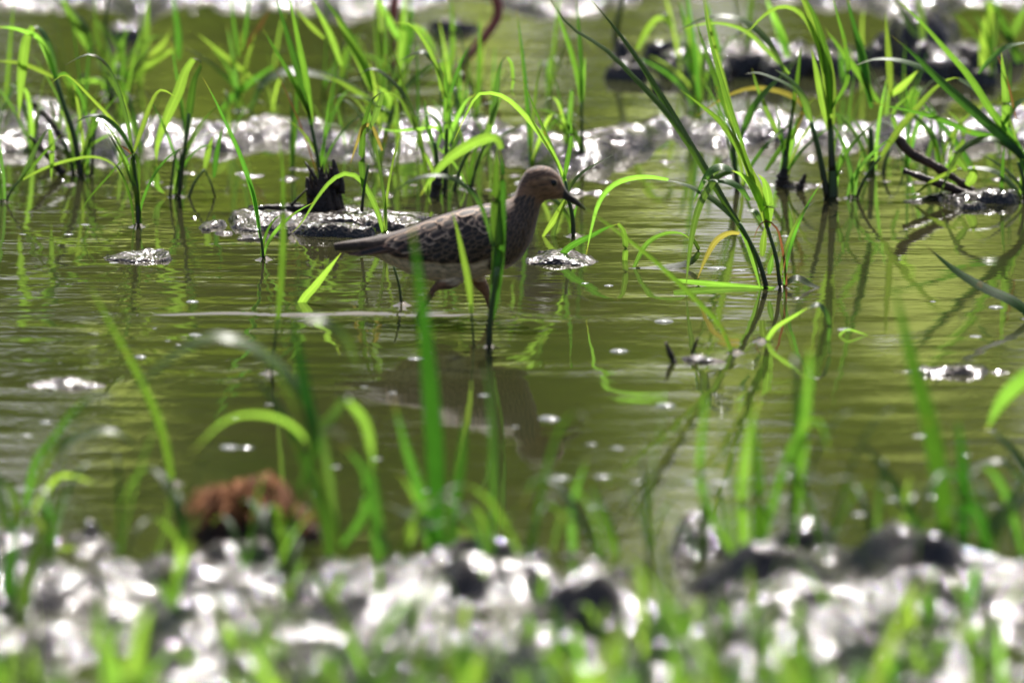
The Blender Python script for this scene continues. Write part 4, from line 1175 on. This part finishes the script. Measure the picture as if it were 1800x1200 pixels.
def dead_clump():
    g0 = ground(440, 946, 0.010); Y = g0.y; k = mpp(Y)
    e = empty('dead_grass_clump', g0, 'reddish brown clump of dead straw on dark mud at lower left', 'dead grass')
    rr = random.Random(4)
    V, F = [], []
    clump_h = lambda u: 64 + 22 * math.sin(2.6 * u + 1.9) + 12 * math.sin(7 * u)
    na, nh = 28, 10
    for i in range(nh):
        s = i / (nh - 1)
        for q in range(na):
            a = 2 * math.pi * q / na
            r = math.cos(s * 1.45) * (1 + 0.2 * math.sin(3 * a + 1) + 0.1 * math.sin(7 * a) + rr.uniform(-0.08, 0.08))
            V.append(Vector((104 * r * math.cos(a) * k, 70 * r * math.sin(a) * k, (clump_h(math.cos(a) * r) * math.sin(s * 1.5) - 8) * k)))
    for i in range(nh - 1):
        for q in range(na):
            F.append((i * na + q, i * na + (q + 1) % na, (i + 1) * na + (q + 1) % na, (i + 1) * na + q))
    F.append(tuple((nh - 1) * na + q for q in range(na)))
    new_obj('mound', mesh_from(V, F, 'mound'), M['thatch'], e)
    V, F = [], []
    for i in range(1100):
        a = rr.uniform(0, 6.28); s = rr.uniform(0.3, 1) ** 0.7
        r0 = math.cos(s * 1.45)
        p = Vector((104 * r0 * math.cos(a), 70 * r0 * math.sin(a), clump_h(math.cos(a) * r0) * math.sin(s * 1.5))) * k
        out = Vector((math.cos(a), math.sin(a), rr.uniform(0.1, 0.9))).normalized()
        L_ = rr.uniform(25, 85) * k
        dwn = Vector((rr.uniform(-0.5, 0.5), rr.uniform(-0.4, 0.2), -1))
        q = p + out * L_ * 0.45; t = q + (out * 0.3 + dwn * 0.7) * L_ * 0.6
        w = rr.uniform(1.2, 3.2) * k
        sd = Vector((-math.sin(a) + rr.uniform(-.4, .4), math.cos(a), rr.uniform(-.3, .3))).normalized() * w
        b0 = len(V)
        V += [p - sd, p + sd, q - sd, q + sd, t - sd * 0.3, t + sd * 0.3]
        F += [(b0, b0 + 1, b0 + 3, b0 + 2), (b0 + 2, b0 + 3, b0 + 5, b0 + 4)]
    o = new_obj('straw', mesh_from(V, F, 'straw'), M['straw'], e)
    o['kind'] = 'stuff'
dead_clump()

# ------------------------------------------------------------------ bubbles and foam on the water
def bubble_material():
    m, N, L, P = mat('bubble_film')
    P.inputs['Base Color'].default_value = (0.62, 0.64, 0.66, 1)
    P.inputs['Roughness'].default_value = 0.12
    P.inputs['IOR'].default_value = 1.4
    n1 = noise(N, L, 300, 2, geo_pos(N))
    b = N.new('ShaderNodeBump'); b.inputs['Strength'].default_value = 0.3; b.inputs['Distance'].default_value = 0.001
    L.new(n1.outputs[0], b.inputs['Height']); L.new(b.outputs[0], P.inputs['Normal'])
    tr = N.new('ShaderNodeBsdfTransparent')
    mx = N.new('ShaderNodeMixShader'); mx.inputs[0].default_value = 0.58
    L.new(P.outputs[0], mx.inputs[1]); L.new(tr.outputs[0], mx.inputs[2])
    L.new(mx.outputs[0], N['Material Output'].inputs['Surface'])
    return m
M['bubble'] = bubble_material()
def bubble_mesh(seed):
    rr = random.Random(seed)
    V, F = [], []
    na, nr = 18, 6
    w = [rr.uniform(0.85, 1.12) for _ in range(na)]
    w = [(w[i - 1] + w[i] + w[(i + 1) % na]) / 3 for i in range(na)]
    for i in range(nr):
        th = i / nr * math.pi / 2
        for q in range(na):
            a = 2 * math.pi * q / na
            V.append((math.cos(th) * math.cos(a) * w[q], math.cos(th) * math.sin(a) * w[q] * 0.9, math.sin(th) * 0.26))
    V.append((0, 0, 0.26))
    for i in range(nr - 1):
        for q in range(na):
            F.append((i * na + q, i * na + (q + 1) % na, (i + 1) * na + (q + 1) % na, (i + 1) * na + q))
    for q in range(na):
        F.append(((nr - 1) * na + q, (nr - 1) * na + (q + 1) % na, nr * na))
    me = mesh_from(V, F, 'bubble')
    me.materials.append(M['bubble'])
    return me
bub = [bubble_mesh(i) for i in range(5)]
for (x, y, w) in [(1088, 617, 34), (1167, 565, 36), (985, 840, 34), (1048, 892, 40), (120, 412, 18), (338, 530, 22), (272, 577, 10), (343, 588, 24), (295, 600, 16), (313, 606, 12),
                  (247, 627, 22), (105, 638, 12), (473, 711, 16), (413, 736, 14), (80, 742, 24), (48, 765, 20), (403, 786, 34), (433, 787, 24), (730, 630, 30), (850, 695, 22),
                  (965, 736, 38), (1170, 713, 38), (905, 750, 16), (1040, 781, 22), (1085, 788, 26), (742, 862, 28), (1260, 471, 36), (1300, 475, 24), (1485, 579, 28), (1640, 530, 12),
                  (1715, 591, 24), (1750, 540, 26), (1570, 879, 30), (1640, 873, 34), (1510, 904, 26), (1385, 836, 26), (1330, 846, 22), (1375, 878, 24), (1695, 799, 24), (1740, 756, 20),
                  (1265, 849, 40), (1215, 848, 32), (1620, 766, 32), (660, 806, 22), (558, 869, 24), (43, 858, 32), (740, 518, 14), (1380, 415, 16), (1028, 498, 14), (1070, 502, 18),
                  (1370, 797, 18), (1290, 790, 16), (690, 690, 18), (640, 680, 14), (200, 462, 20), (150, 395, 18), (40, 412, 16), (1060, 838, 30), (1120, 846, 24), (590, 820, 18)]:
    p = ground(x, y)
    r = w * 0.5 * mpp(p.y)
    o = new_obj('bubble', rng.choice(bub))
    o.location = (p.x, p.y, -0.0003)
    o.scale = (r, r * rng.uniform(0.9, 1.5), r * rng.uniform(0.7, 1.2))
    o.rotation_euler.z = rng.uniform(-0.4, 0.4)
    tag(o, 'small whitish bubble floating on the open murky water', 'bubble', 'bubbles on the water')
